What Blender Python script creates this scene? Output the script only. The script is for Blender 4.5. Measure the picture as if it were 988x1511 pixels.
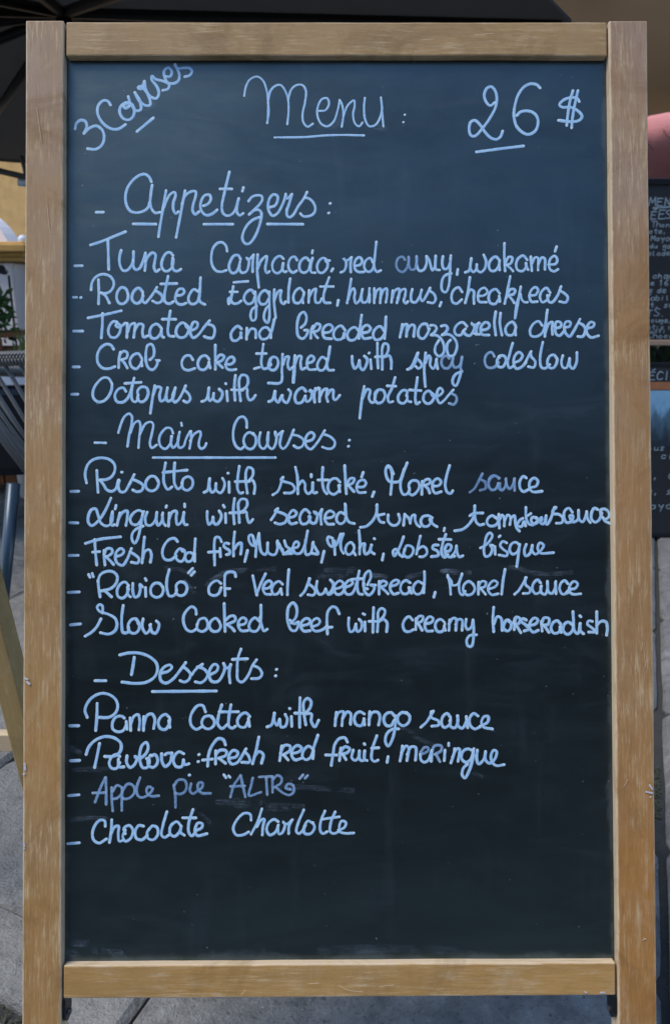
import bpy, bmesh, math, random
from mathutils import Vector, Matrix, noise
random.seed(7)
D = bpy.data
for o in list(D.objects): D.objects.remove(o)
S = bpy.context.scene
COL = S.collection
R = math.radians

# ---------------------------------------------------------------- camera
cam = D.cameras.new('camera'); camo = D.objects.new('camera', cam); COL.objects.link(camo)
cam.sensor_fit = 'VERTICAL'; cam.sensor_height = 36.0; cam.sensor_width = 36.0*669/1024
cam.lens = 36.0*1187/1511; cam.clip_start = 0.05; cam.clip_end = 2000
RW = ((0.999982, 0.00291, -0.005329), (-0.0059, 0.258752, -0.965926), (-0.001432, 0.965939, 0.258764))
camo.matrix_world = Matrix.Translation((-0.0085248, -0.6380217, 0.9380970)) @ Matrix(RW).to_4x4()
cam.dof.use_dof = True; cam.dof.focus_distance = 0.875; cam.dof.aperture_fstop = 10
S.camera = camo
# ---------------------------------------------------------------- light
w = D.worlds.new('World'); S.world = w; w.use_nodes = True
nt = w.node_tree; bg = nt.nodes['Background']
sky = nt.nodes.new('ShaderNodeTexSky'); sky.sky_type = 'NISHITA'; sky.sun_disc = False
SE, SR = R(60), R(250)
sky.sun_elevation = SE; sky.sun_rotation = SR; sky.dust_density = 0.6; sky.ozone_density = 1.2
nt.links.new(sky.outputs[0], bg.inputs[0]); bg.inputs[1].default_value = 0.12
sl = D.lights.new('sun', 'SUN'); so = D.objects.new('sun', sl); COL.objects.link(so)
sl.energy = 1.2; sl.angle = R(25); sl.color = (1, .88, .74)
sd = Vector((math.sin(SR)*math.cos(SE), math.cos(SR)*math.cos(SE), math.sin(SE)))
so.rotation_euler = sd.to_track_quat('Z', 'Y').to_euler()
S.view_settings.view_transform = 'Standard'; S.view_settings.look = 'None'
S.view_settings.gamma = 1; S.view_settings.exposure = 1.15
try: S.view_settings.use_curve_mapping = False
except Exception: pass

# ---------------------------------------------------------------- helpers
def mk(name, me, mat=None, parent=None, loc=None, rot=None, stuff=False):
    o = D.objects.new(name, me); COL.objects.link(o)
    if mat is not None and me is not None:
        if len(me.materials) == 0: me.materials.append(mat)
    if parent is not None: o.parent = parent
    if loc is not None: o.location = loc
    if rot is not None: o.rotation_euler = rot
    if stuff: o['kind'] = 'stuff'
    return o
def thing(name, label, cat, loc=(0,0,0), rot=(0,0,0), group=None, me=None, mat=None):
    o = mk(name, me, mat, None, loc, rot)
    o['label'] = label; o['category'] = cat
    if group: o['group'] = group
    return o
def bm_mesh(bm, name='mesh', smooth=False):
    bmesh.ops.recalc_face_normals(bm, faces=bm.faces)
    me = D.meshes.new(name); bm.to_mesh(me); bm.free()
    if smooth:
        for p in me.polygons: p.use_smooth = True
    return me
def box_bm(sx, sy, sz, bev=0.0, seg=2, c=(0,0,0), bm=None):
    own = bmesh.new()
    bmesh.ops.create_cube(own, size=1.0, matrix=Matrix.Diagonal((sx, sy, sz, 1)))
    if bev > 0: bmesh.ops.bevel(own, geom=own.edges[:], offset=bev, segments=seg, affect='EDGES', profile=.5)
    bmesh.ops.translate(own, verts=own.verts, vec=c)
    if bm is None: return own
    tmp = D.meshes.new('t'); own.to_mesh(tmp); own.free(); bm.from_mesh(tmp); D.meshes.remove(tmp); return bm
def box(name, sx, sy, sz, loc, mat, parent=None, bev=0.0, rot=None, smooth=False):
    return mk(name, bm_mesh(box_bm(sx, sy, sz, bev), name, smooth), mat, parent, loc, rot)
def tube_me(pts, r, n=8, name='tube', bm=None, closed=False, taper=None):
    own = bm if bm is not None else bmesh.new()
    pts = [Vector(p) for p in pts]; rings = []
    for i, p in enumerate(pts):
        a = pts[max(i-1, 0)]; b = pts[min(i+1, len(pts)-1)]
        if closed: a = pts[i-1]; b = pts[(i+1) % len(pts)]
        t = (b-a).normalized(); up = Vector((0,0,1)) if abs(t.z) < .9 else Vector((0,1,0))
        x = t.cross(up).normalized(); y = x.cross(t)
        rr = r if taper is None else r*(1+(taper-1)*i/(len(pts)-1))
        rings.append([own.verts.new(p+(x*math.cos(k*2*math.pi/n)+y*math.sin(k*2*math.pi/n))*rr) for k in range(n)])
    m = len(rings)
    for i in range(m if closed else m-1):
        A, B = rings[i], rings[(i+1) % m]
        for k in range(n): own.faces.new((A[k], A[(k+1) % n], B[(k+1) % n], B[k]))
    if not closed: own.faces.new(rings[0]); own.faces.new(rings[-1][::-1])
    if bm is not None: return bm
    return bm_mesh(own, name, True)

class NT:
    """small wrapper for building a node material"""
    def __init__(s, name):
        s.m = D.materials.new(name); s.m.use_nodes = True; s.t = s.m.node_tree
        s.p = s.t.nodes['Principled BSDF']; s.out = s.t.nodes['Material Output']
    def n(s, ty, **kw):
        x = s.t.nodes.new(ty)
        for k, v in kw.items(): setattr(x, k, v)
        return x
    def l(s, a, b): s.t.links.new(a, b)
    def coord(s, scale=(1,1,1), kind='Object', loc=(0,0,0)):
        c = s.n('ShaderNodeTexCoord'); m = s.n('ShaderNodeMapping'); m.inputs['Scale'].default_value = scale
        m.inputs['Location'].default_value = loc
        s.l(c.outputs[kind], m.inputs[0]); return m.outputs[0]
    def noise(s, vec, scale, detail=4, rough=.55, dist=0):
        x = s.n('ShaderNodeTexNoise'); x.inputs['Scale'].default_value = scale; x.inputs['Detail'].default_value = detail
        x.inputs['Roughness'].default_value = rough; x.inputs['Distortion'].default_value = dist
        s.l(vec, x.inputs['Vector']); return x.outputs['Fac']
    def ramp(s, fac, *stops, interp='LINEAR'):
        x = s.n('ShaderNodeValToRGB'); x.color_ramp.interpolation = interp
        el = x.color_ramp.elements
        while len(el) < len(stops): el.new(.5)
        for e, (p, c) in zip(el, stops):
            e.position = p; e.color = (c, c, c, 1) if isinstance(c, (int, float)) else (*c, 1)
        s.l(fac, x.inputs[0]); return x.outputs[0]
    def mix(s, fac, a, b, mode='MIX'):
        x = s.n('ShaderNodeMix', data_type='RGBA', blend_type=mode)
        for sock, v in ((x.inputs[0], fac), (x.inputs[6], a), (x.inputs[7], b)):
            if isinstance(v, (int, float)): sock.default_value = v
            elif isinstance(v, tuple): sock.default_value = (*v, 1)
            else: s.l(v, sock)
        return x.outputs[2]
    def math(s, op, a, b=0.0, c=None):
        x = s.n('ShaderNodeMath', operation=op)
        for i, v in enumerate((a, b) if c is None else (a, b, c)):
            if isinstance(v, (int, float)): x.inputs[i].default_value = v
            else: s.l(v, x.inputs[i])
        return x.outputs[0]
    def bump(s, h, strength=.3, dist=.001):
        b = s.n('ShaderNodeBump'); b.inputs['Strength'].default_value = strength; b.inputs['Distance'].default_value = dist
        s.l(h, b.inputs['Height']); s.l(b.outputs[0], s.p.inputs['Normal'])
    def col(s, c):
        if isinstance(c, tuple): s.p.inputs['Base Color'].default_value = (*c, 1)
        else: s.l(c, s.p.inputs['Base Color'])
    def rough(s, r):
        if isinstance(r, (int, float)): s.p.inputs['Roughness'].default_value = r
        else: s.l(r, s.p.inputs['Roughness'])

def simple(name, c, rough=.6, var=.25, scale=8, bump=0, metal=0):
    m = NT(name); v = m.coord(); f = m.noise(v, scale, 5)
    m.col(m.mix(f, tuple(x*(1-var) for x in c), tuple(min(1, x*(1+var)) for x in c))); m.rough(rough)
    m.p.inputs['Metallic'].default_value = metal
    if bump: m.bump(m.noise(v, scale*6, 4), bump, .004)
    return m.m

def wood_mat(name, axis, half, seed=0, greying=0.0, golden=(.43,.235,.072)):
    """worn varnished pine; axis = grain direction, half = half width of the face across the grain"""
    m = NT(name); off = (seed*1.7, seed*2.3, seed*3.1)
    st = {'x': (1.0, 9, 9), 'z': (9, 9, 1.0)}[axis]
    fine = {'x': (60, 800, 800), 'z': (800, 800, 60)}[axis]
    scr = {'x': (38, 330, 330), 'z': (330, 330, 38)}[axis]
    oi = m.n('ShaderNodeObjectInfo')
    c = m.n('ShaderNodeTexCoord'); add = m.n('ShaderNodeVectorMath', operation='ADD'); add.inputs[1].default_value = off
    m.l(c.outputs['Object'], add.inputs[0])
    def mp(sc):
        x = m.n('ShaderNodeMapping'); x.inputs['Scale'].default_value = sc; m.l(add.outputs[0], x.inputs[0]); return x.outputs[0]
    big = m.noise(mp(st), 4.0, 5, .6, .6); fn = m.noise(mp(fine), 1.0, 6, .65); med = m.noise(mp(scr), 1.0, 6, .7, .4)
    blot = m.noise(mp((1,1,1)), 17, 5, .6); blot2 = m.noise(mp((1,1,1)), 5.0, 4, .6)
    g = golden
    base = m.mix(m.ramp(big, (.3, 0.), (.7, 1.)), tuple(x*.80 for x in g), tuple(x*1.14 for x in g))
    base = m.mix(m.ramp(fn, (.35, 0.), (.65, .5)), base, tuple(x*.72 for x in g))
    # greyer tone in blotches, more of it in the upper part
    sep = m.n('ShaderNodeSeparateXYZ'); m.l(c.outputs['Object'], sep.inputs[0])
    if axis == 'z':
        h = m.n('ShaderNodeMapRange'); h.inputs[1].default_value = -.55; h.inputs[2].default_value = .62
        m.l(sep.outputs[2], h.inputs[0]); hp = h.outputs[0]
    else: hp = m.math('ADD', greying, 0)
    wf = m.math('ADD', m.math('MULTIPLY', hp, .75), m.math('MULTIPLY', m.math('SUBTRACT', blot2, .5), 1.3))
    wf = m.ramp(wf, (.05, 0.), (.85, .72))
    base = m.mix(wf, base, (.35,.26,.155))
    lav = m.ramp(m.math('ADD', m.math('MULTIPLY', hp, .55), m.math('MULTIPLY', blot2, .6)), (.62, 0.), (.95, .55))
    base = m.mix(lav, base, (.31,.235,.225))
    # pale rubbed streaks and opened pores
    p1 = m.noise(mp(tuple(q*.45 for q in fine)), 1.0, 8, .75, .3)
    base = m.mix(m.math('MULTIPLY', m.ramp(p1, (.52, 0.), (.64, .85)), m.ramp(m.math('ADD', m.math('MULTIPLY', blot, .6), m.math('MULTIPLY', blot2, .4)), (.42, .10), (.60, 1.))), base, (.60,.47,.28))
    base = m.mix(m.ramp(p1, (.32, .55), (.44, 0.)), base, tuple(x*.55 for x in g))
    rub = m.math('MULTIPLY', m.ramp(med, (.56, 0.), (.70, 1.)), m.ramp(blot, (.42, 0.), (.62, 1.)))
    base = m.mix(m.math('MULTIPLY', rub, .75), base, (.56,.44,.27))
    dk = m.math('MULTIPLY', m.ramp(med, (.28, 1.), (.40, 0.)), m.ramp(blot2, (.45, 0.), (.65, .55)))
    base = m.mix(dk, base, (.17,.105,.06))
    # knocked edges
    ax = sep.outputs[0] if axis == 'z' else sep.outputs[2]
    e = m.math('DIVIDE', m.math('ABSOLUTE', ax), half)
    e = m.math('ADD', e, m.math('MULTIPLY', m.math('SUBTRACT', med, .5), .30))
    em = m.ramp(e, (.885, 0.), (.99, .85))
    base = m.mix(em, base, (.62,.52,.37))
    spk = m.noise(mp((1,1,1) if axis == 'q' else tuple(q/60 for q in st)), 1500, 3, .6)
    base = m.mix(m.math('MULTIPLY', m.ramp(spk, (.56, 0.), (.70, .6)), m.ramp(blot, (.42, 0.), (.60, 1.))), base, (.60,.49,.31))
    # handled, dirty patches
    dirt = m.noise(mp((1,1,1)), 7.5, 7, .7, 1.0)
    base = m.mix(m.ramp(dirt, (.52, 0.), (.68, .62)), base, tuple(x*.48 for x in g))
    base = m.mix(m.ramp(dirt, (.30, .35), (.44, 0.)), base, (.52,.42,.28))
    # dark grime in fine dots
    dots = m.noise(mp((1,1,1)), 420, 2, .5)
    base = m.mix(m.ramp(dots, (.70, 0.), (.76, .45)), base, (.12,.07,.04))
    # stray flecks of white paint
    pn = m.noise(mp((1,1,.8)), 23, 3, .6, .5)
    base = m.mix(m.ramp(pn, (.752, 0.), (.765, .7)), base, (.62,.62,.66))
    m.col(base); m.rough(m.ramp(blot, (.3, .5), (.7, .72)))
    m.p.inputs['Specular IOR Level'].default_value = .35
    m.bump(m.math('ADD', m.math('MULTIPLY', fn, .6), m.math('MULTIPLY', med, .8)), .35, .0006)
    return m.m

# ---------------------------------------------------------------- materials
def slate():
    m = NT('chalkboard_slate'); v = m.coord((1,1,1)); vs = m.coord((1.0,1,3.2)); vv = m.coord((5,1,.8), loc=(3,0,1))
    a = m.noise(v, 5.5, 6, .62, .7); b = m.noise(vs, 9, 7, .68, 1.2); c = m.noise(vv, 6, 5, .6, .3); d = m.noise(v, 240, 2, .5)
    base = m.mix(m.ramp(a, (.3, 0.), (.7, 1.)), (.0016,.0026,.0042), (.0040,.0056,.0080))
    wipe = m.math('MULTIPLY', m.ramp(b, (.50, 0.), (.80, 1.)), m.ramp(a, (.40, 0.), (.66, 1.)))
    base = m.mix(m.math('MULTIPLY', wipe, .12), base, (.11,.135,.17))
    base = m.mix(m.ramp(c, (.56, 0.), (.8, .12)), base, (.10,.12,.15))
    blk = m.noise(v, 26, 4, .55, .4)
    base = m.mix(m.ramp(blk, (.70, 0.), (.76, .65)), base, (.003,.004,.005))
    base = m.mix(m.ramp(d, (.765, 0.), (.79, .6)), base, (.32,.36,.42))
    # dust gathered along the frame
    cc = m.n('ShaderNodeTexCoord'); sp = m.n('ShaderNodeSeparateXYZ'); m.l(cc.outputs['Object'], sp.inputs[0])
    ex = m.math('DIVIDE', m.math('ABSOLUTE', sp.outputs[0]), .2985)
    ez = m.math('DIVIDE', m.math('MULTIPLY', sp.outputs[2], -1.0), .494)
    e = m.math('MAXIMUM', ex, ez)
    e = m.math('ADD', e, m.math('MULTIPLY', m.math('SUBTRACT', m.noise(v, 14, 6, .7), .5), .12))
    base = m.mix(m.ramp(e, (.985, 0.), (1.02, .22)), base, (.13,.16,.19))
    m.col(base)
    m.rough(m.ramp(b, (.25, .27), (.75, .40)))
    cl = m.noise(m.coord((1.2,1,3.0), loc=(5,0,2)), 4.2, 6, .6, .8)
    m.l(m.ramp(cl, (.30, .72), (.62, 1.0)), m.p.inputs['Specular IOR Level']); m.p.inputs['Specular Tint'].default_value = (.60,.90,1.0,1); m.p.inputs['IOR'].default_value = 1.63
    m.bump(m.noise(v, 330, 3, .6), .05, .0004)
    return m.m
def marker():
    m = NT('chalk_marker'); v = m.coord((1,1,1))
    at = m.n('ShaderNodeAttribute', attribute_name='ink'); se = m.n('ShaderNodeSeparateColor'); m.l(at.outputs['Color'], se.inputs[0])
    op, pool = se.outputs[0], se.outputs[1]
    a = m.noise(v, 60, 4, .6); b = m.noise(v, 420, 3, .6); c = m.noise(v, 900, 4, .7)
    base = m.mix(m.ramp(a, (.32, 0.), (.68, 1.)), (.32,.56,.84), (.44,.69,.92))
    mot = m.noise(m.coord((1,1,1), loc=(2,1,4)), 260, 3, .6); base = m.mix(m.ramp(mot, (.50, 0.), (.66, .6)), base, (.22,.46,.86))
    base = m.mix(m.math('MULTIPLY', pool, .6), base, (.60,.80,.94)); base = m.mix(m.math('MULTIPLY', m.math('SUBTRACT', 1.0, op), .8), base, (.16,.34,.78)); m.col(base); m.rough(.7)
    m.p.inputs['Specular IOR Level'].default_value = .3
    # faded writing: ink wiped through in streaks
    wear = m.math('ADD', m.math('MULTIPLY', b, .9), m.math('MULTIPLY', a, .5))
    al = m.math('ADD', op, m.math('MULTIPLY', m.math('SUBTRACT', 1.0, op), m.math('MULTIPLY', m.math('SUBTRACT', wear, .70), 1.5)))
    al = m.math('SUBTRACT', al, m.math('MULTIPLY', se.outputs[2], m.ramp(c, (.42, 0.), (.60, 1.))))
    al = m.math('SUBTRACT', al, m.math('MULTIPLY', m.ramp(b, (.60, 0.), (.72, 1.)), m.ramp(a, (.45, 0.), (.62, .55))))
    x = m.n('ShaderNodeClamp'); m.l(al, x.inputs[0])
    m.l(x.outputs[0], m.p.inputs['Alpha'])
    m.bump(c, .15, .0002)
    return m.m
def smear():
    m = NT('chalk_smear'); v = m.coord((1,1,1)); v2 = m.coord((25,1,160))
    at = m.n('ShaderNodeAttribute', attribute_name='ink'); se = m.n('ShaderNodeSeparateColor'); m.l(at.outputs['Color'], se.inputs[0])
    f = m.noise(v, 45, 6, .7, .5); g = m.noise(v, 300, 4, .7)
    m.col((.34,.46,.62)); m.rough(.8)
    st_ = m.noise(m.coord((40,1,900)), 1.0, 5, .7)
    al = m.math('MULTIPLY', m.math('MULTIPLY', m.ramp(f, (.40, 0.), (.75, .62)), m.ramp(st_, (.40, .05), (.65, 1.))), m.math('MULTIPLY', se.outputs[0], se.outputs[1]))
    m.l(al, m.p.inputs['Alpha']); return m.m
def stone():
    m = NT('flagstone'); v = m.coord((1,1,1), 'Generated'); c = m.n('ShaderNodeNewGeometry'); v = c.outputs['Position']
    a = m.noise(v, 3.5, 6, .6, .4); b = m.noise(v, 28, 6, .65); d = m.noise(v, 170, 4, .6)
    oi = m.n('ShaderNodeObjectInfo')
    base = m.mix(m.ramp(a, (.3, 0.), (.7, 1.)), (.135,.141,.14), (.265,.272,.265))
    base = m.mix(m.ramp(b, (.36, .75), (.55, 0.)), base, (.095,.10,.10))
    base = m.mix(m.ramp(b, (.60, 0.), (.72, .55)), base, (.36,.39,.41))
    base = m.mix(m.ramp(d, (.30, .8), (.40, 0.)), base, (.04,.045,.05))
    base = m.mix(m.ramp(d, (.66, 0.), (.72, .6)), base, (.42,.44,.46))
    base = m.mix(m.math('MULTIPLY', m.math('SUBTRACT', oi.outputs['Random'], .3), .5), base, (.27,.27,.26))
    m.col(base); m.rough(m.ramp(b, (.3, .55), (.7, .8)))
    m.bump(m.math('ADD', b, m.math('MULTIPLY', d, .5)), 1.0, .010)
    return m.m
M = dict(
 slate=slate(), marker=marker(), smear=smear(), stone=stone(),
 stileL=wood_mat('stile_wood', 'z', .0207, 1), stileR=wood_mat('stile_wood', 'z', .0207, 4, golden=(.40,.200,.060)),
 railT=wood_mat('rail_wood', 'x', .0195, 7, greying=.40, golden=(.41,.265,.115)),
 railB=wood_mat('rail_wood', 'x', .0176, 11, greying=.18, golden=(.46,.275,.092)),
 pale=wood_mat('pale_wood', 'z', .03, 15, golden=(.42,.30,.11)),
 metal=simple('black_metal', (.02,.022,.028), .35, .3, 60, 0, .6),
 grime=simple('joint_mortar', (.035,.038,.036), .95, .5, 30, .8),
 cord=simple('grey_cord', (.15,.165,.17), .75, .2, 90, .3),
 tube=simple('blue_grey_tube', (.035,.065,.10), .3, .15, 20, 0, .3),
 canopy=simple('charcoal_canvas', (.032,.033,.032), .85, .12, 6, .1),
 rib=simple('rib_metal', (.006,.006,.007), .5, .2, 20),
 strut=simple('strut_metal', (.12,.125,.13), .4, .2, 20, 0, .5),
 brown=simple('brown_canvas', (.12,.075,.032), .9, .12, 3, .1),
 ochre=simple('ochre_render', (.82,.48,.18), .9, .28, 9, 1.0),
 cornice=simple('ochre_stone', (.62,.38,.12), .8, .2, 12, .4),
 white=simple('white_render', (.82,.79,.81), .85, .05, 5, .2),
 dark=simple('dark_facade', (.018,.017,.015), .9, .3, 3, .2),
 terra=simple('terracotta_wood', (.27,.11,.045), .75, .3, 20, .3),
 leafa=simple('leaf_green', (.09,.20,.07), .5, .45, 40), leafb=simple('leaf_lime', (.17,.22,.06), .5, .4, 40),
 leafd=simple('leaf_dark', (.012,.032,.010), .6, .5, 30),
 moss=simple('moss', (.075,.09,.06), .95, .5, 200, .6),
 pink=simple('pink_fabric', (.62,.26,.27), .85, .15, 14, .5),
 board=simple('far_chalkboard', (.010,.014,.020), .5, .3, 9),
 tan=simple('tan_wood', (.33,.235,.17), .7, .2, 12),
 farink=simple('chalk_line', (.20,.28,.34), .8, .3, 60),
 fleck=simple('old_white_paint', (.50,.50,.56), .8, .2, 300), scratch=simple('bare_wood_scratch', (.58,.46,.30), .8, .2, 300),
 lampw=simple('opal_glass', (.60,.70,.85), .2, .05, 5),
)
blue = NT('painted_sky_reflection'); vb = blue.coord((1,1,1)); nb = blue.noise(blue.coord((9,9,3)), 5, 5, .6)  # sky reflection in the lower menu board, painted as a blue gradient
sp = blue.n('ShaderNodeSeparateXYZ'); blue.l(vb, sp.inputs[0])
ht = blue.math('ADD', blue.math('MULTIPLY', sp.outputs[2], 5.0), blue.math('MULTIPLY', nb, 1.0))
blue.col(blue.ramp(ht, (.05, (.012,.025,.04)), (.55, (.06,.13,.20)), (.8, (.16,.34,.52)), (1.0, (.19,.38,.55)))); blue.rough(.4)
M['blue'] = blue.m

ct = M['canopy'].node_tree; tr = ct.nodes.new('ShaderNodeBsdfTranslucent'); tr.inputs[0].default_value = (.016,.016,.015,1); ad = ct.nodes.new('ShaderNodeAddShader')
ct.links.new(ct.nodes['Principled BSDF'].outputs[0], ad.inputs[0]); ct.links.new(tr.outputs[0], ad.inputs[1]); ct.links.new(ad.outputs[0], ct.nodes['Material Output'].inputs[0])
# ---------------------------------------------------------------- strokes
def spline(P, step):
    if len(P) == 1: return [P[0], (P[0][0]+.0004, P[0][1]+.0002)]
    if len(P) == 2:
        (x0,y0),(x1,y1) = P; L = math.hypot(x1-x0, y1-y0); n = max(2, int(L/step/2.5))
        return [(x0+(x1-x0)*i/n, y0+(y1-y0)*i/n) for i in range(n+1)]
    Q = [(2*P[0][0]-P[1][0], 2*P[0][1]-P[1][1])]+list(P)+[(2*P[-1][0]-P[-2][0], 2*P[-1][1]-P[-2][1])]
    out = []
    for i in range(1, len(Q)-2):
        p0,p1,p2,p3 = [Vector(q) for q in Q[i-1:i+3]]
        d1 = max((p1-p0).length, 1e-6)**.5; d2 = max((p2-p1).length, 1e-6)**.5; d3 = max((p3-p2).length, 1e-6)**.5
        m1 = (p1-p0)/d1-(p2-p0)/(d1+d2)+(p2-p1)/d2; m2 = (p2-p1)/d2-(p3-p1)/(d2+d3)+(p3-p2)/d3
        m1 *= d2; m2 *= d2
        n = max(2, int((p2-p1).length/step))
        for k in range(n):
            t = k/n; t2=t*t; t3=t2*t
            q = p1*(2*t3-3*t2+1)+m1*(t3-2*t2+t)+p2*(-2*t3+3*t2)+m2*(t3-t2)
            out.append((q.x, q.y))
    out.append(tuple(P[-1])); return out
class Ink:
    """flat domed ribbons of marker laid on a plane (x, z), facing -y"""
    def __init__(s): s.v = []; s.f = []; s.c = []; s.k = 0
    def stroke(s, P, w, op=1.0, step=.0011, h=.00022, seed=0, soft=False):
        C = spline(P, step); s.k += 1; z0 = .00004+.000012*(s.k % 9)
        n = len(C); hw = w/2; tot = n*step
        pts = [Vector(c) for c in C]; T = []
        for i in range(n):
            t = pts[min(i+1, n-1)]-pts[max(i-1, 0)]
            T.append(t.normalized() if t.length > 1e-9 else Vector((1, 0)))
        rows = []
        cap = 4
        for i in range(cap):      # rounded start
            a = (i+.35)/cap*math.pi/2
            rows.append((pts[0]-T[0]*hw*math.cos(a), T[0], hw*math.sin(a), 1.0))
        for i in range(n):
            r = hw*(1+.20*noise.noise(Vector((pts[i].x*90, pts[i].y*90, seed+s.k*1.3))))
            e = min(i, n-1-i)*step
            rows.append((pts[i], T[i], r, max(0, 1-e/.0022)))
        for i in range(cap-1, -1, -1):
            a = (i+.35)/cap*math.pi/2
            rows.append((pts[-1]+T[-1]*hw*math.cos(a), T[-1], hw*math.sin(a), 1.0))
        b = len(s.v)
        for p, t, r, pool in rows:
            nx = Vector((-t.y, t.x))
            hh = h*(r/hw)**.7 if hw else 0
            for f_, zz in ((-1, 0), (-.72, .85), (0, 1), (.72, .85), (1, 0)):
                q = p+nx*r*f_
                s.v.append((q.x, -(z0+hh*zz), q.y))
                s.c.append((op, (0 if abs(f_) == 1 else 1) if soft else pool, 0 if (soft or abs(f_) < 1) else 1, 1))
        for i in range(len(rows)-1):
            for k in range(4):
                a = b+i*5+k; s.f.append((a, a+1, a+6, a+5))
    def build(s, name, mat, parent, loc=(0,0,0)):
        me = D.meshes.new(name); me.from_pydata(s.v, [], s.f); me.update()
        ca = me.color_attributes.new('ink', 'FLOAT_COLOR', 'POINT')
        ca.data.foreach_set('color', [x for c in s.c for x in c])
        for p in me.polygons: p.use_smooth = True
        return mk(name, me, mat, parent, loc)

# ================================================================= the ground
ground_me = D.meshes.new('ground'); ground_me.from_pydata([(-400,-400,-.016),(400,-400,-.016),(400,400,-.016),(-400,400,-.016)], [], [(0,1,2,3)])
gr = mk('ground', ground_me, M['grime']); gr['kind'] = 'structure'
pav = mk('pavement', None); pav['kind'] = 'structure'
ax_a = Vector((.902, -.432)); ax_b = Vector((.36, .933)); na = Vector((.933, -.36)); nb_ = Vector((.475, .88))
def ab(a, b):   # solve na.p = a, nb.p = b
    det = na.x*nb_.y-na.y*nb_.x
    return Vector(((a*nb_.y-na.y*b)/det, (na.x*b-a*nb_.x)/det))
cols = [-4.2,-3.5,-2.95,-2.3,-1.62,-.955,-.345,.329,.95,1.55,2.2,2.9,3.6]
special = {5: [-1.6,-1.0,-.46,.003,.14,.45,.92,1.39,1.85,2.3,2.9,3.5,4.1,4.8], 6: [-1.7,-1.1,-.5,.03,.47,.787,1.3,1.8,2.4,3.0,3.6,4.3],
           7: [-1.8,-1.2,-.55,.1,.787,1.30,1.90,2.4,2.95,3.5,4.2,4.9], 4: [-1.5,-.9,-.3,.25,.80,1.39,1.95,2.5,3.1,3.7,4.3,5.0], 3:[-1.5,-.9,-.3,.3,.9,1.40,2.0,2.6,3.1,3.7,4.3,5.0]}
rnd = random.Random(3)
def slab(a0, a1, b0, b1, idx, ci):
    g = .0045; bm = bmesh.new()
    g0 = .0012 if abs(b0-.14) < .001 else g; g1 = .0012 if abs(b1-.14) < .001 else g
    gl_ = .002 if ci == 6 else g; gr_ = .002 if ci == 5 else g
    cs = [ab(a0+gl_, b0+g0), ab(a1-gr_, b0+g0), ab(a1-gr_, b1-g1), ab(a0+gl_, b1-g1)]
    cen = sum(cs, Vector((0,0)))/4; ring = []
    for i in range(4):
        p, q = cs[i], cs[(i+1) % 4]; pr = cs[i-1]
        rr = .022
        d1 = (pr-p).normalized(); d2 = (q-p).normalized()
        ring += [p+d1*rr, p+(d1+d2)*rr*.30, p+d2*rr]
        n = 5
        for k in range(1, n):
            e = p.lerp(q, k/n); nn = Vector((-(q-p).y, (q-p).x)).normalized()
            ring.append(e+nn*(noise.noise(Vector((e.x*7, e.y*7, idx)))*.004))
    tz = rnd.uniform(-.004, .004)
    lo = [bm.verts.new((p.x-cen.x, p.y-cen.y, -.05)) for p in ring]
    mid = [bm.verts.new((p.x-cen.x, p.y-cen.y, tz-.010)) for p in ring]
    ins = [p+(cen-p).normalized()*.010 for p in ring]
    tp = [bm.verts.new((p.x-cen.x, p.y-cen.y, tz)) for p in ins]
    N = len(ring)
    for i in range(N):
        j = (i+1) % N
        bm.faces.new((lo[i], lo[j], mid[j], mid[i])); bm.faces.new((mid[i], mid[j], tp[j], tp[i]))
    bm.faces.new(tp)
    mk('flagstone', bm_mesh(bm, 'flagstone'), M['stone'], pav, (cen.x, cen.y, 0))
for ci in range(len(cols)-1):
    bl = special.get(ci)
    if bl is None:
        bl = [-1.8]; 
        while bl[-1] < 5.5: bl.append(bl[-1]+rnd.uniform(.42, .72))
    a0, a1 = cols[ci], cols[ci+1]
    if ci == 6: a1 -= .002
    if ci == 7: a0 += .002
    for i in range(len(bl)-1):
        aa0, aa1, b0, b1 = a0, a1, bl[i], bl[i+1]
        if ci == 6 and abs(b0-.787) < .01: aa1 -= .030      # wider mossy gap beside these
        slab(aa0, aa1, b0+(.008 if abs(b0-.003) < .001 else 0), b1-(.008 if abs(b1-.003) < .001 else 0), ci*50+i, ci)
# moss in the joints
mb = bmesh.new()
def tuft(bm, x, y, z, s, n, rn, tall=1.0):
    for _ in range(n):
        a = rn.uniform(0, 6.28); e = rn.uniform(.2, 1.2); L = s*rn.uniform(.5, 1.1)
        d = Vector((math.cos(a)*math.cos(e), math.sin(a)*math.cos(e), math.sin(e)*tall)); sd_ = Vector((-math.sin(a), math.cos(a), 0))*L*.22
        p = Vector((x, y, z)); v = [bm.verts.new(p-sd_*.5), bm.verts.new(p+sd_*.5), bm.verts.new(p+d*L*.6+sd_*.6), bm.verts.new(p+d*L)]
        bm.faces.new(v)
rm = random.Random(5)
for k in range(260):
    p = ab(rm.uniform(-1.0, -.36), .003+rm.uniform(-.012, .012)); tuft(mb, p.x, p.y, -.012, .006, 6, rm, .6)
for k in range(420):
    p = ab(.312+rm.uniform(-.020, .014), rm.uniform(.88, 1.06)); tuft(mb, p.x, p.y, -.013, .006, 6, rm, .6)
o = mk('moss', bm_mesh(mb, 'moss'), M['moss'], stuff=True)
o['label'] = 'green moss growing in the joints of the paving'; o['category'] = 'moss'

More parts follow.
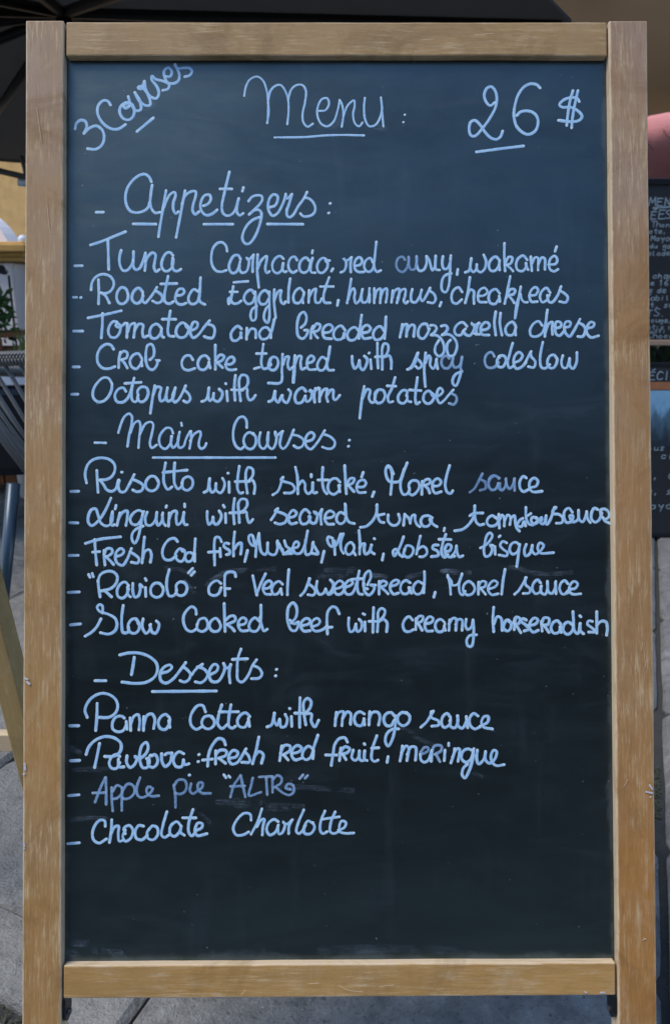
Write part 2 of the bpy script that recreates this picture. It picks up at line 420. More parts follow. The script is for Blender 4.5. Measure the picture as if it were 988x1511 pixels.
# ================================================================= the menu board
TH = R(16); LS = 1.28
sign = thing('menu_sign', 'large wooden framed A-board with handwritten three course menu in pale blue marker', 'menu board', (0,0,0), (-TH, 0, 0))
W, SW = .68, .0415
def plank(name, sx, sy, sz, loc, mat, parent, bev=.0016):
    bm = box_bm(sx, sy, sz, bev, 2)
    # subdivide a little along the length so that the edges can wander
    L = 'x' if sx > sz else 'z'; bmesh.ops.triangulate(bm, faces=[f for f in bm.faces if len(f.verts) > 4])
    cuts = 26; ln = max(sx, sz)
    for k in range(1, cuts):
        c = -ln/2+ln*k/cuts; co = (c,0,0) if L == 'x' else (0,0,c); no = (1,0,0) if L == 'x' else (0,0,1)
        bmesh.ops.bisect_plane(bm, geom=bm.verts[:]+bm.edges[:]+bm.faces[:], plane_co=co, plane_no=no)
    for v in bm.verts:
        q = v.co*9+Vector(loc)*5; a = noise.noise(q)*.00045; b = noise.noise(v.co*60+Vector(loc))*.00022
        if L == 'z': v.co.x += (a+b)*(1 if v.co.x > 0 else -1)*1.2
        else: v.co.z += (a+b)*(1 if v.co.z > 0 else -1)*1.2
        v.co.y += (a+b)*.6
    return mk(name, bm_mesh(bm, name), mat, parent, loc)
T = .024
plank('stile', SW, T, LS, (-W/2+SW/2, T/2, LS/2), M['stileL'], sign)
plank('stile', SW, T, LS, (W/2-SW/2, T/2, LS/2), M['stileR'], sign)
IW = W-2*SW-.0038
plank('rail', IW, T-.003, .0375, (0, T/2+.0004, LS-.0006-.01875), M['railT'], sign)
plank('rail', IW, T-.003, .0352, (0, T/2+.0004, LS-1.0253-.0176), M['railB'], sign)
PH = 1.0253-.0375
panel = box('chalkboard', IW+.003, .006, PH+.002, (0, .011+.003, LS-.0375-PH/2), M['slate'], sign)
pz = LS-.0375-PH/2
TEXT = """3|4.9|1.00|507,1143 522,1083 569,1047 621,1063 636,1117 605,1196/605,1196 664,1137 743,1111 806,1157 828,1236 802,1325 733,1371 645,1365
Courses|4.9|1.00|896,878 870,838 821,828 766,878 752,958 782,1037 841,1107 920,1147 989,1143 1062,1097/1116,858 1067,852 1008,898 1000,968 1042,1031 1103,1043 1150,998 1158,928 1132,874 1087,858 1042,888 1061,914 1103,892/1093,785 1122,872 1185,944 1231,928 1221,838 1165,739/1165,739 1215,832 1284,884 1333,878 1333,828 1284,719 1224,669 1199,685 1234,701 1270,613/1270,613 1290,719 1343,789 1402,805 1430,753 1412,679 1349,589 1356,554 1392,589 1481,613 1544,653 1530,699 1475,715/1500,559 1554,559 1573,506 1534,462 1490,494 1491,559 1530,629 1589,639 1644,609 1656,540 1609,426/1609,426 1629,470 1688,466 1763,466 1796,500 1771,546 1717,563
-|4.9|1.00|1190,1173 1369,1023
Menu|3.6|1.00|2373,777 2391,674 2437,593 2517,561 2580,605 2619,708 2637,846 2630,1076/2637,823 2664,720 2722,662 2778,658 2831,731 2858,823 2862,961 2848,1094/2635,846 2644,961 2625,1081/2858,823 2892,708 2949,658 3018,658 3054,720 3045,846 3017,984 3028,1076 3074,1122 3131,1088/3204,945 3268,938 3309,869 3291,805 3234,812 3188,892 3181,996 3222,1088 3290,1118 3359,1065 3405,938 3428,823/3428,823 3455,881 3468,984 3450,1122/3468,1007 3519,881 3587,828 3592,892 3575,984 3598,1088 3643,1118 3678,1076/3706,800 3696,915 3712,1053 3757,1118 3826,1099 3878,1007 3895,927 3884,796/3890,846 3899,984 3910,1118
:|3.6|1.00|4145,989/4129,1072
-|3.6|1.00|2709,1241 3039,1237 3267,1219 3495,1214 3695,1219
26|4.9|1.00|5143,852 5093,886 5046,840 5028,766 5058,692 5108,674 5149,720 5167,793 5152,904 5096,1014 5004,1143 4921,1226 4876,1217 4858,1143 4877,1070 4923,1051 4977,1097 5040,1189 5104,1250 5159,1263 5204,1235 5229,1171/5647,687 5610,652 5547,641 5473,674 5409,757 5371,867 5356,996 5379,1107 5442,1180 5515,1208 5588,1171 5622,1088 5608,1005 5553,956 5480,945 5425,959 5389,996
$|4.9|1.00|6081,840 6057,803 5993,797 5911,821 5861,877 5892,904 5983,904 6065,945 6111,1006 6083,1048 6010,1066 5849,1051/6012,720 5979,830 5952,996 5940,1107/6067,720 6033,867 6006,1015 5994,1134
-|4.9|1.00|4939,1404 5203,1368 5459,1337
-|4.7|1.00|742,2072 821,2071
App|4.7|1.00|1349,1734 1324,1681 1278,1650 1225,1658 1150,1711 1089,1795 1064,1886 1071,1978 1112,2054 1180,2077 1256,2062 1309,2024 1331,1963/1357,1772 1343,1871 1336,1963 1354,2039 1392,2080 1445,2073/1510,1833 1490,1948 1468,2085 1445,2222 1427,2344/1483,2024 1513,1948 1558,1872 1604,1849 1616,1879 1592,1963 1592,2047 1619,2088 1646,2067/1720,1834 1695,1963 1664,2131 1622,2352/1687,1979 1725,1887 1785,1844 1838,1844 1834,1902 1808,1994 1803,2055 1831,2098 1873,2067
-|4.7|1.00|1150,2202 1400,2205
-|4.7|1.00|1928,2206 2246,2206
-|4.7|1.00|2627,2205 3018,2207
:|4.7|1.00|3317,1977/3301,2084
etizers|4.7|1.00|1923,2002 1973,1979 2004,1925 1988,1880 1935,1887 1898,1948 1890,2024 1920,2085 1966,2108 2026,2086 2072,2047/2208,1625 2178,1750 2147,1887 2125,2009 2140,2086 2185,2113 2238,2093 2276,2040 2311,1921/2311,1921 2291,2010 2291,2071 2321,2109 2359,2086/2105,1814 2235,1814/2363,1799 2352,1839/2420,1949 2458,1903 2511,1885 2564,1895 2571,1934 2541,1987 2488,2040 2427,2098/2427,2098 2480,2055 2533,2048 2559,2078 2556,2147 2533,2239 2488,2345 2427,2421 2382,2421 2351,2368 2367,2284 2412,2208 2473,2155 2541,2129/2655,2018 2708,2002 2738,1949 2738,1895 2700,1876 2662,1903 2635,1979 2644,2063 2685,2114 2738,2086 2783,2010 2814,1934 2829,1873/2829,1873 2844,1922 2890,1880/2897,1873 2867,1980 2841,2056 2847,2117 2874,2129 2912,2102 2965,2010 3026,1926 3064,1850/3041,1911 3094,1926 3140,1980 3155,2041 3132,2094 3071,2120 3018,2117 2992,2090
-|4.8|1.00|507,2666 588,2664
Tuna|4.8|1.00|681,2435 805,2395 941,2339 1065,2288/871,2380 876,2540 881,2707/1017,2495 999,2571 1005,2662 1040,2720 1085,2715 1130,2662 1150,2601 1153,2510/1150,2601 1153,2677 1179,2711 1221,2693 1258,2617 1284,2525/1284,2525 1289,2601 1278,2720/1286,2617 1319,2556 1364,2522 1394,2541 1387,2617 1379,2685 1402,2731 1437,2708/1588,2553 1553,2518 1508,2533 1470,2602 1462,2670 1493,2723 1538,2723 1583,2670 1591,2594/1583,2579 1579,2663 1598,2716 1636,2727 1674,2705
-|4.8|1.00|494,3014 527,3014/573,3018
Roasted|4.8|1.00|688,2932 693,2867 723,2806 776,2768 836,2760 896,2783 934,2837 934,2890 897,2950 836,2973 791,2965/768,2821 773,2950 770,3087/799,2965 844,2996 889,3079/1093,2981 1070,2923 1025,2905 980,2951 969,3026 995,3080 1040,3087 1085,3049 1096,2996/1256,2959 1213,2913 1168,2936 1138,2996 1146,3057 1191,3084 1236,3057 1259,2997/1256,2981 1256,3057 1282,3080 1319,3042 1365,2982 1410,2906/1395,2944 1432,2966 1470,3004 1463,3058 1417,3080 1365,3057/1533,2784 1512,2891 1493,2997 1500,3065 1546,3088 1591,3065/1455,2868 1629,2863/1629,2997 1682,2990 1712,2959 1697,2924 1651,2929 1621,2982 1614,3043 1644,3088 1689,3096 1730,3081/1863,2952 1817,2929 1780,2967 1757,3028 1772,3081 1817,3092 1855,3066 1875,3013 1890,2800/1881,2921 1875,3028 1885,3066 1908,3083 1938,3096
Carpaccio|4.6|1.00|2183,2505 2170,2446 2128,2408 2078,2416 2029,2471 2009,2563 2017,2656 2062,2723 2120,2734 2173,2718/2331,2594 2303,2552 2261,2555 2220,2614 2203,2689 2236,2748 2278,2740 2320,2673/2325,2622 2315,2689 2344,2745 2394,2731 2419,2664 2421,2606 2395,2577 2419,2601 2474,2547/2474,2547 2464,2648 2464,2735/2519,2544 2514,2715 2531,2907/2519,2698 2561,2606 2619,2561 2614,2631 2602,2698 2619,2748 2647,2732/2802,2590 2769,2561 2719,2581 2681,2648 2691,2723 2735,2752 2785,2715 2802,2648/2799,2640 2790,2707 2819,2740 2835,2732/2952,2606 2927,2568 2886,2581 2857,2648 2869,2715 2910,2745 2947,2724/3085,2612 3052,2578 3002,2607 2977,2665 2994,2732 3035,2746 3077,2715 3102,2632 3124,2582/3124,2582 3102,2674 3110,2741 3152,2746/3124,2501 3119,2528/3269,2595 3244,2582 3202,2607 3173,2674 3193,2741 3235,2746 3280,2699 3290,2640 3264,2612 3310,2612
,|4.6|1.00|3348,2702 3332,2729
Eggplant|4.6|1.00|2200,3091 2196,3032 2215,3024 2208,3082/2258,2852 2411,2840/2250,2898 2236,2982 2224,3049 2253,3086 2303,3082 2336,3057/2215,2957 2294,2957/2486,2982 2444,2935 2386,2974 2369,3041 2411,3091 2461,3074 2491,3007/2491,2957 2497,3049 2502,3166 2490,3266 2460,3275 2440,3225 2460,3149 2507,3116/2644,2983 2602,2941 2552,2974 2530,3033 2552,3091 2602,3091 2640,3033/2647,2958 2647,3116 2646,3250 2626,3300 2593,3267 2590,3200 2618,3133 2647,3108/2702,2933 2697,3050 2716,3242/2702,3050 2743,2958 2777,2941 2768,3000 2776,3066 2806,3092 2826,3066/2877,2812 2860,2933 2856,3075/3030,2966 2985,2916 2935,2950 2910,3016 2926,3075 2976,3080 3018,3017/3026,2983 3013,3050 3018,3080/3085,2941 3079,3075/3084,3017 3126,2942 3160,2925 3151,3000 3159,3075 3201,3075 3222,3034/3305,2800 3259,2933 3242,3017 3256,3076 3317,3081/3210,2900 3351,2900
,|4.6|1.00|3406,3051 3395,3109
red|4.5|1.00|3435,2742 3469,2727 3492,2671 3490,2618 3462,2584 3490,2615 3553,2575/3550,2580 3541,2663 3545,2739/3591,2671 3644,2660 3671,2618 3644,2575 3606,2595 3583,2656 3598,2717 3636,2740 3689,2737/3788,2633 3758,2584 3712,2610 3692,2671 3712,2724 3750,2737 3788,2702 3803,2618 3827,2405/3803,2618 3807,2702 3833,2737 3874,2722
cu|4.5|0.62|4141,2603 4114,2570 4068,2588 4045,2656 4068,2717 4113,2740 4159,2702 4182,2634 4182,2573/4182,2573 4183,2649 4207,2713 4250,2707 4270,2634 4270,2565
rry|4.5|1.00|4270,2570 4273,2664 4298,2725 4344,2718 4379,2649 4379,2565/4379,2565 4409,2607 4424,2664 4444,2722 4470,2687 4481,2561/4481,2561 4474,2665 4489,2713 4522,2718/4561,2566 4553,2642 4568,2703 4606,2703 4637,2642 4648,2558/4644,2589 4636,2787 4620,2908 4589,2966 4552,2946 4544,2870 4568,2794 4613,2764 4651,2756
,|4.5|1.00|4724,2711 4716,2768
hummus|4.5|1.00|3548,2816 3529,2937 3503,3082/3514,3044 3544,2952 3575,2919 3590,2953 3582,3029 3600,3086 3635,3059 3661,2983 3673,2930/3670,2937 3661,3013 3673,3074 3710,3074 3741,3014 3749,2922/3749,2983 3748,3074/3802,2922 3801,3082/3806,3029 3832,2945 3870,2923 3873,2999 3866,3082/3870,3029 3900,2945 3938,2923 3942,2999 3930,3075/4006,2946 3991,3075/3998,3029 4029,2946 4074,2926 4074,2999 4051,3082/4059,3029 4097,2946 4143,2926 4142,2999 4127,3060 4149,3087 4172,3067/4221,2931 4206,2999 4215,3068 4256,3075 4301,3014 4324,2938/4324,2938 4309,3014 4331,3063 4377,2999 4418,2916/4408,2946 4460,2984 4478,3038 4452,3083 4392,3075
,|4.5|1.00|4539,3076 4523,3118
wakame|4.6|1.00|4806,2744 4847,2726 4874,2589/4874,2589 4863,2696 4893,2741 4923,2718 4934,2658/4934,2658 4938,2718 4976,2744 5022,2703 5037,2620 5011,2551/5186,2612 5144,2571 5091,2604 5067,2673 5090,2726 5135,2726 5177,2673 5186,2612/5181,2658 5186,2719/5241,2422 5238,2559 5246,2730/5242,2666 5288,2574 5326,2582 5310,2643 5265,2663/5265,2663 5302,2696 5333,2730/5490,2605 5448,2559 5394,2589 5368,2658 5386,2719 5439,2730 5485,2681/5477,2643 5485,2696 5500,2715/5531,2571 5541,2727/5541,2651 5577,2582 5607,2582 5610,2719/5614,2651 5652,2582 5683,2590 5686,2712/5728,2659 5804,2651 5824,2605 5797,2563 5751,2590 5732,2651 5743,2712 5788,2735 5829,2712/5817,2460 5800,2511
cheakpeas|4.6|1.00|4770,2962 4732,2912 4679,2939 4653,3007 4668,3076 4709,3091 4765,3046/4857,2799 4835,2954 4804,3084/4815,3046 4861,2936 4899,2954 4898,3031 4901,3091/4944,3008 5012,3000 5050,2962 5020,2917 4967,2939 4944,3008 4959,3069 5035,3076/5184,2978 5142,2932 5088,2955 5062,3023 5080,3084 5133,3095 5183,3031/5179,3008 5186,3069/5302,2791 5278,2909 5239,3092/5255,3031 5308,2932 5354,2940 5338,2986 5278,3001/5278,3001 5315,3039 5345,3084/5418,2906 5391,3047 5352,3259 5368,3123 5407,2986/5414,2986 5429,3047 5459,3077 5489,3077/5513,3001 5581,2994 5609,2940 5582,2910 5536,2940 5513,3009 5535,3070 5599,3070/5741,2971 5703,2918 5650,2956 5629,3024 5656,3077 5694,3062 5733,3001/5710,3001 5725,3070 5763,3078 5824,3001 5863,2903/5847,2948 5900,2979 5937,3024 5914,3078 5846,3070
-|4.8|1.00|498,3388 596,3388
Tom|4.8|1.00|656,3243 822,3210 1018,3164/814,3194 811,3334 801,3463/973,3289 935,3281 890,3334 878,3402 905,3455 958,3458 1000,3410 1010,3334 980,3304 958,3327 995,3349 1063,3301/1086,3304 1081,3459/1093,3395 1124,3319 1169,3304 1166,3380 1157,3459/1169,3380 1214,3312 1259,3322 1252,3395 1267,3456 1312,3441
atoes|4.8|1.00|1455,3350 1410,3312 1357,3335 1332,3403 1353,3464 1403,3468 1452,3411 1463,3365/1458,3388 1468,3449 1486,3459/1558,3168 1538,3305 1531,3396 1546,3441 1599,3449/1470,3259 1618,3259/1727,3313 1689,3297 1636,3343 1621,3411 1652,3457 1712,3457 1757,3396 1757,3343 1724,3320 1742,3351 1802,3378 1855,3343 1855,3298 1817,3290 1787,3343 1780,3419 1810,3464 1863,3434 1916,3366 1938,3336 1990,3275/1974,3313 2029,3336 2047,3389 2021,3465 1968,3465 1931,3450
-|4.8|1.00|492,3783 559,3783
Crab|4.8|1.00|936,3589 905,3543 853,3534 792,3576 758,3652 766,3743 815,3796 883,3804 951,3781/1011,3622 996,3698 992,3792/1011,3637 1049,3610 1086,3630 1079,3683 1026,3705/1026,3705 1056,3743 1087,3796/1245,3691 1207,3638 1154,3653 1117,3713 1132,3781 1184,3807 1230,3759 1248,3713/1242,3729 1248,3774/1335,3706 1373,3668 1380,3593 1353,3535 1312,3544 1293,3608 1293,3729 1320,3797 1365,3817 1407,3774 1418,3714 1395,3714 1438,3714
and|4.8|1.00|2339,3367 2301,3336 2256,3367 2223,3427 2241,3491 2286,3496 2324,3458 2339,3412 2331,3405 2339,3465/2399,3359 2395,3481/2399,3435 2445,3367 2490,3375 2497,3466/2664,3398 2618,3352 2573,3360 2535,3420 2558,3476 2611,3477 2656,3428 2702,3261/2667,3390 2663,3466
bre|4.8|1.00|2996,3353 3042,3307 3054,3231 3027,3183 2989,3201 2958,3277 2951,3383 2966,3451 3011,3477 3056,3436 3069,3383 3034,3383
cake|4.8|1.00|1806,3707 1773,3661 1720,3669 1685,3729 1698,3798 1750,3823 1826,3802/1984,3700 1946,3662 1894,3677 1860,3745 1878,3806 1931,3818 1976,3768 1984,3730/1981,3738 1996,3798/2052,3545 2052,3670 2053,3813/2056,3715 2105,3654 2150,3670 2127,3715 2075,3738/2075,3738 2112,3776 2132,3794/2165,3761 2233,3753 2263,3715 2241,3677 2195,3693 2168,3753 2180,3806 2225,3821 2278,3814
topped|4.8|1.00|2482,3807 2535,3792/2580,3537 2565,3655 2557,3746 2580,3807 2625,3799 2663,3762/2505,3640 2610,3640/2663,3762 2648,3716 2686,3678 2731,3694 2742,3762 2701,3822 2655,3815 2636,3769 2663,3701/2792,3648 2784,3807 2771,3959 2636,3966/2796,3762 2829,3679 2859,3674 2847,3762 2867,3815 2905,3792/2927,3664 2923,3808 2912,3959
breaded|4.8|1.00|3102,3471 3110,3368 3125,3338/3125,3368 3170,3311 3208,3330 3185,3383 3132,3402/3132,3402 3155,3444 3177,3467/3245,3414 3314,3399 3344,3353 3306,3320 3253,3346 3233,3406 3253,3467 3328,3478/3480,3384 3435,3335 3382,3361 3351,3429 3374,3482 3434,3483 3472,3429 3469,3407 3465,3467/3631,3392 3586,3351 3533,3376 3502,3437 3525,3490 3578,3490 3623,3437 3662,3217/3639,3392 3631,3475/3669,3415 3737,3400 3760,3362 3722,3327 3677,3354 3661,3422 3684,3475 3762,3468/3911,3392 3866,3342 3813,3369 3787,3438 3812,3488 3865,3483 3911,3430 3930,3236/3920,3392 3914,3476
ed|4.8|1.00|2928,3671 2915,3808 2906,3959/2927,3762 2965,3671 2996,3671 2988,3747 3003,3815 3041,3800/3063,3747 3116,3732 3139,3694 3109,3664 3071,3694 3060,3762 3078,3815 3154,3816/3275,3710 3230,3679 3192,3717 3172,3778 3192,3823 3237,3823 3275,3763 3313,3566/3282,3702 3278,3778 3297,3823 3350,3824
with|4.8|1.00|3555,3672 3559,3748 3584,3809 3615,3779 3635,3718/3635,3718 3645,3794 3675,3824 3713,3764 3721,3703 3691,3670/3758,3711 3766,3809/3744,3635 3741,3638/3835,3529 3834,3658 3841,3802/3812,3680 3932,3673/3887,3817 3887,3718 3887,3582 3910,3533 3948,3544 3952,3612 3917,3673 3895,3688 3963,3666 3985,3719 3985,3810
spicy|4.8|1.00|4163,3818 4204,3795 4273,3643/4273,3643 4270,3696 4310,3742
mozzarella|4.8|1.00|4109,3321 4098,3385 4083,3461/4093,3415 4124,3332 4162,3321 4159,3385 4154,3453/4162,3393 4207,3327 4241,3332 4234,3454/4401,3378 4374,3317 4321,3325 4286,3385 4290,3454 4335,3480 4381,3431 4407,3370/4422,3332 4465,3332 4487,3363 4464,3408 4426,3439/4426,3439 4494,3446 4547,3500 4569,3568 4561,3636 4516,3674 4471,3636 4471,3568 4509,3500/4540,3340 4586,3333 4608,3363 4585,3409 4547,3439/4547,3439 4616,3431 4668,3462 4706,3523 4705,3599 4667,3667 4622,3667 4600,3598 4607,3530 4638,3495/4821,3341 4775,3298 4722,3318 4684,3378 4699,3432 4752,3439 4782,3394 4805,3371/4782,3394 4805,3432 4850,3447 4888,3402 4904,3341 4866,3307 4904,3333 4957,3307/4950,3307 4926,3371 4926,3432/4903,3424 4956,3432/4979,3386 5048,3371 5071,3333 5040,3298 4995,3318 4972,3371 4987,3432 5062,3440/5140,3182 5124,3296 5138,3440/5193,3197 5184,3311 5206,3440/5358,3342 5328,3296 5275,3319 5244,3379 5267,3436 5320,3440 5350,3395 5361,3357/5351,3387 5358,3440
sp|4.8|1.00|4167,3818 4213,3795 4258,3719 4282,3636/4274,3643 4259,3689 4304,3727 4319,3780 4281,3810 4258,3787/4365,3636 4349,3780 4353,3932 4360,4007/4360,3750 4399,3666 4417,3689 4414,3773 4447,3811 4470,3773 4485,3704/4481,3720 4496,3811
icy|4.8|0.68|4622,3697 4592,3667 4554,3689 4538,3750 4568,3803 4614,3803 4652,3750 4667,3690/4667,3690 4659,3750 4682,3796 4727,3788 4758,3735 4766,3682/4762,3690 4750,3811 4765,3842
y|4.8|1.00|4757,3834 4734,3917 4696,4001 4667,3985 4661,3932 4696,3872 4757,3845
cole|4.8|0.75|5121,3675 5091,3630 5046,3645 5015,3713 5037,3789 5083,3804 5128,3789 5166,3744
oleslow|4.8|1.00|5174,3675 5151,3729 5166,3789 5211,3794 5250,3729 5235,3676 5190,3668 5174,3691/5324,3531 5288,3660 5268,3751 5287,3805 5333,3782/5348,3744 5401,3721 5432,3668 5394,3630 5349,3668 5333,3752 5363,3812 5416,3797 5469,3744
cheese|4.7|1.00|5651,3334 5613,3289 5560,3311 5517,3387 5529,3448 5589,3456 5650,3418 5689,3312 5710,3163/5705,3190 5689,3327 5680,3456/5683,3418 5727,3312 5765,3297 5760,3365 5764,3433/5795,3365 5855,3350 5856,3304 5810,3294 5795,3342 5802,3426 5839,3449 5901,3388/5901,3358 5954,3343 5962,3297 5916,3294 5893,3342 5908,3418 5953,3457 5999,3396 6068,3267/6053,3305 6106,3335 6128,3388 6097,3457 6044,3457/6143,3366 6212,3351 6227,3313 6189,3297 6151,3343 6143,3419 6188,3468 6272,3450
slow|4.7|1.00|5466,3737 5489,3691 5527,3623/5520,3631 5527,3676 5572,3737 5556,3798 5496,3790/5657,3521 5633,3631 5625,3737 5640,3798 5677,3810 5731,3768/5815,3707 5777,3661 5732,3676 5705,3737 5723,3798 5768,3806 5807,3753 5815,3707/5876,3669 5860,3737 5875,3798 5912,3806 5943,3738 5951,3700/5951,3707 5958,3791 5988,3814 6026,3745 6032,3635
-|4.8|1.00|477,4085 545,4084
Octopus|4.8|1.00|911,3954 880,3909 823,3904 756,3962 711,4052 718,4128 771,4170 831,4158 884,4105 914,4037 920,3974/1072,4053 1042,4015 989,4030 951,4098 974,4166 1034,4174 1087,4136 1125,4053 1162,3909/1140,3993 1132,4098 1147,4159 1177,4171 1207,4136/1061,3967 1237,3955/1207,4099 1200,4053 1237,4008 1298,4016 1317,4076 1283,4152 1238,4171 1197,4136 1207,4099/1388,3993 1366,4114 1340,4295/1373,4091 1411,4008 1456,4016 1441,4099 1456,4163 1494,4145 1528,4016/1528,4016 1516,4099 1528,4163 1576,4145 1614,4016/1610,4024 1584,4115 1607,4175 1644,4152 1689,4077 1727,3994/1712,4039 1765,4092 1777,4145 1742,4178 1705,4160
with|4.8|1.00|1904,4168 1944,4153 1970,4100 1982,4017/1982,4017 1975,4108 1990,4161 2020,4138 2035,4078/2035,4078 2035,4146 2080,4169 2118,4131 2130,4070 2095,4032/2178,4055 2186,4161/2166,3971 2169,3974/2273,3881 2261,4010 2269,4154/2231,4040 2352,4044/2329,4161 2317,4040 2317,3919 2344,3877 2397,3889 2412,3957 2382,4018 2329,4043/2329,4043 2397,4025 2404,4101 2427,4154 2465,4139 2492,4101
war|4.8|1.00|2638,4170 2676,4155 2706,4056/2709,4056 2709,4140 2743,4178 2778,4110 2789,4102/2784,4102 2796,4155 2834,4185 2872,4117 2879,4064 2857,4039/3046,4057 3008,4019 2955,4049 2925,4125 2947,4186 3000,4178 3041,4110/3038,4110 3053,4171 3091,4156 3113,4095 3098,4042 3083,4057 3144,4054 3181,4020/3151,4027 3136,4103 3143,4178/3197,4027 3196,4171/3201,4118 3242,4042 3280,4035 3272,4118 3287,4171
m|4.8|1.00|3279,4103 3325,4043 3347,4046 3347,4118 3358,4152 3382,4146 3418,4103
potatoes|4.7|1.00|3687,4006 3660,4157 3637,4354/3665,4142 3721,4036 3751,4051 3740,4142 3773,4185 3811,4165/3811,4127 3804,4082 3842,4044 3895,4049 3917,4105 3887,4173 3841,4191 3807,4165 3804,4120 3834,4052/4027,3908 3993,4022 3947,4128 3962,4181 4000,4173/3940,3999 4034,4004/4151,4105 4159,4060 4114,4049 4061,4113 4068,4176 4121,4192 4159,4143 4159,4105 4166,4166 4199,4177/4273,3909 4254,4053 4249,4159 4264,4201 4295,4181/4185,4045 4310,4053/4439,4091 4394,4056 4348,4091 4340,4159 4378,4197 4423,4182 4461,4106 4424,4083 4446,4114 4514,4106 4552,4061 4522,4023 4492,4061 4491,4152 4521,4192 4567,4159 4612,4106 4666,4046
s|4.7|0.70|4647,4084 4696,4114 4703,4160 4672,4205 4620,4193
-|4.2|1.00|732,4618 852,4621
Main|4.2|1.00|990,4509 1017,4418 1055,4335 1107,4300 1137,4328 1134,4418 1108,4539 1090,4660/1123,4509 1168,4403 1213,4381 1231,4426 1220,4554 1210,4675/1228,4524 1288,4411 1348,4392 1371,4419 1356,4524 1336,4630 1356,4678 1409,4645/1589,4517 1566,4465 1521,4457 1469,4502 1436,4577 1454,4661 1506,4688 1559,4631 1577,4548/1571,4548 1567,4631 1589,4676 1634,4631 1661,4503/1661,4503 1642,4601 1657,4676 1702,4661 1732,4578 1777,4495/1785,4495 1788,4571 1770,4684/1777,4601 1822,4526 1883,4496 1893,4526 1875,4601 1872,4654 1898,4689 1935,4669 1953,4629/1679,4404 1684,4432
-|4.2|1.00|1371,4784 2011,4786 2711,4787
Courses|4.5|1.00|2397,4456 2392,4376 2362,4338 2317,4345 2272,4406 2249,4496 2254,4602 2287,4670 2332,4693 2369,4663/2475,4535 2430,4509 2385,4534 2362,4602 2392,4675 2445,4693 2490,4648 2495,4565 2468,4520/2546,4512 2531,4588 2543,4663 2580,4690 2618,4648 2633,4512/2633,4512 2621,4603 2641,4671 2678,4691 2708,4649 2724,4558 2709,4505/2709,4513 2716,4550 2761,4520 2792,4498/2787,4505 2769,4573 2761,4649 2791,4691 2829,4664 2882,4558 2912,4483/2897,4536 2965,4551 3018,4596 3010,4657 2957,4682 2912,4657/3048,4612 3116,4589 3138,4544 3108,4511 3063,4536 3037,4604 3055,4672 3100,4695 3161,4635 3221,4544 3252,4491/3236,4529 3312,4559 3364,4620 3342,4680 3289,4692 3228,4672
:|4.5|1.00|3520,4599/3510,4666
-|4.8|1.00|470,5153 556,5151
Risotto|4.8|1.00|643,5059 627,4969 653,4863 713,4806 803,4785 893,4804 946,4856 953,4924 916,4992 863,5022 788,5029/755,4924 761,5044 769,5162/788,5029 826,5075 864,5135 916,5153 961,5128 991,5030/999,5030 991,5105 1014,5158 1059,5158 1104,5090 1164,4970/1149,5023 1217,5053 1262,5091 1247,5143 1194,5158 1149,5139/1026,4943 1032,4943/1427,5039 1389,4993 1337,4993 1292,5053 1299,5121 1352,5151 1405,5129 1432,5069 1420,5031/1507,4843 1487,4971 1492,5069 1532,5134 1577,5107/1607,4843 1600,4986 1608,5077 1645,5130 1683,5100/1480,4948 1743,4922/1687,5065 1705,5017 1758,4994 1803,5032 1795,5107 1743,5145 1698,5122 1687,5065
-|4.8|1.00|462,5495 549,5498
Linguini|4.8|1.00|909,5228 857,5346 782,5466 699,5529 662,5488 669,5405 699,5353 744,5345 767,5405 804,5503 864,5534 917,5496 927,5376/924,5391 909,5481 924,5529 947,5519/966,5308 957,5346/1007,5391 977,5526/989,5466 1037,5384 1089,5369 1089,5436 1075,5527/1262,5384 1217,5362 1157,5392 1120,5459 1142,5512 1195,5519 1247,5452 1270,5377/1255,5407 1225,5587 1195,5692 1168,5722 1142,5685 1142,5625 1180,5572 1262,5535/1307,5384 1285,5452 1300,5520 1345,5527 1397,5467 1412,5385/1412,5392 1408,5483 1427,5528 1465,5483 1477,5392/1472,5408 1483,5498 1507,5531/1517,5314 1513,5329/1548,5393 1540,5536/1548,5453 1585,5378 1627,5375 1623,5453 1638,5521 1675,5498 1708,5393/1708,5386 1702,5468 1720,5521 1743,5521/1716,5295 1717,5325
with|4.8|1.00|1928,5167 1966,5145 1988,5017/1992,5017 1988,5107 2014,5167 2049,5145 2059,5070/2059,5070 2064,5145 2109,5175 2146,5122 2154,5062 2131,5014/2202,5055 2204,5168/2190,4957 2193,4957/2315,4882 2297,5017 2297,5138 2327,5180 2354,5171/2271,5050 2425,5048/2402,5176 2387,5048 2390,4935 2415,4894 2460,4915 2463,4980 2425,5040/2405,5051 2455,5033 2485,5093 2477,5181
shitake|4.8|1.00|2682,5196 2733,5162 2794,5004/2794,5004 2771,5034 2824,5057 2892,5079 2922,5132 2891,5173 2809,5177/2930,4895 2952,5004 2956,5185/2967,5087 3005,5042 3035,5080 3035,5140 3065,5185 3110,5155 3122,5065/3118,5065 3117,5140 3132,5178 3162,5171/3103,4974 3103,5001
with|4.8|1.00|1963,5378 1963,5453 1981,5521 2018,5483 2026,5438/2026,5441 2033,5499 2064,5521 2101,5484 2119,5424 2094,5371/2164,5401 2166,5499/2139,5311 2151,5330/2262,5236 2249,5364 2259,5514/2209,5394 2364,5387/2315,5499 2309,5394 2304,5289 2334,5244 2387,5247 2402,5304 2364,5364 2319,5387/2327,5387 2387,5379 2402,5454 2424,5503 2462,5467
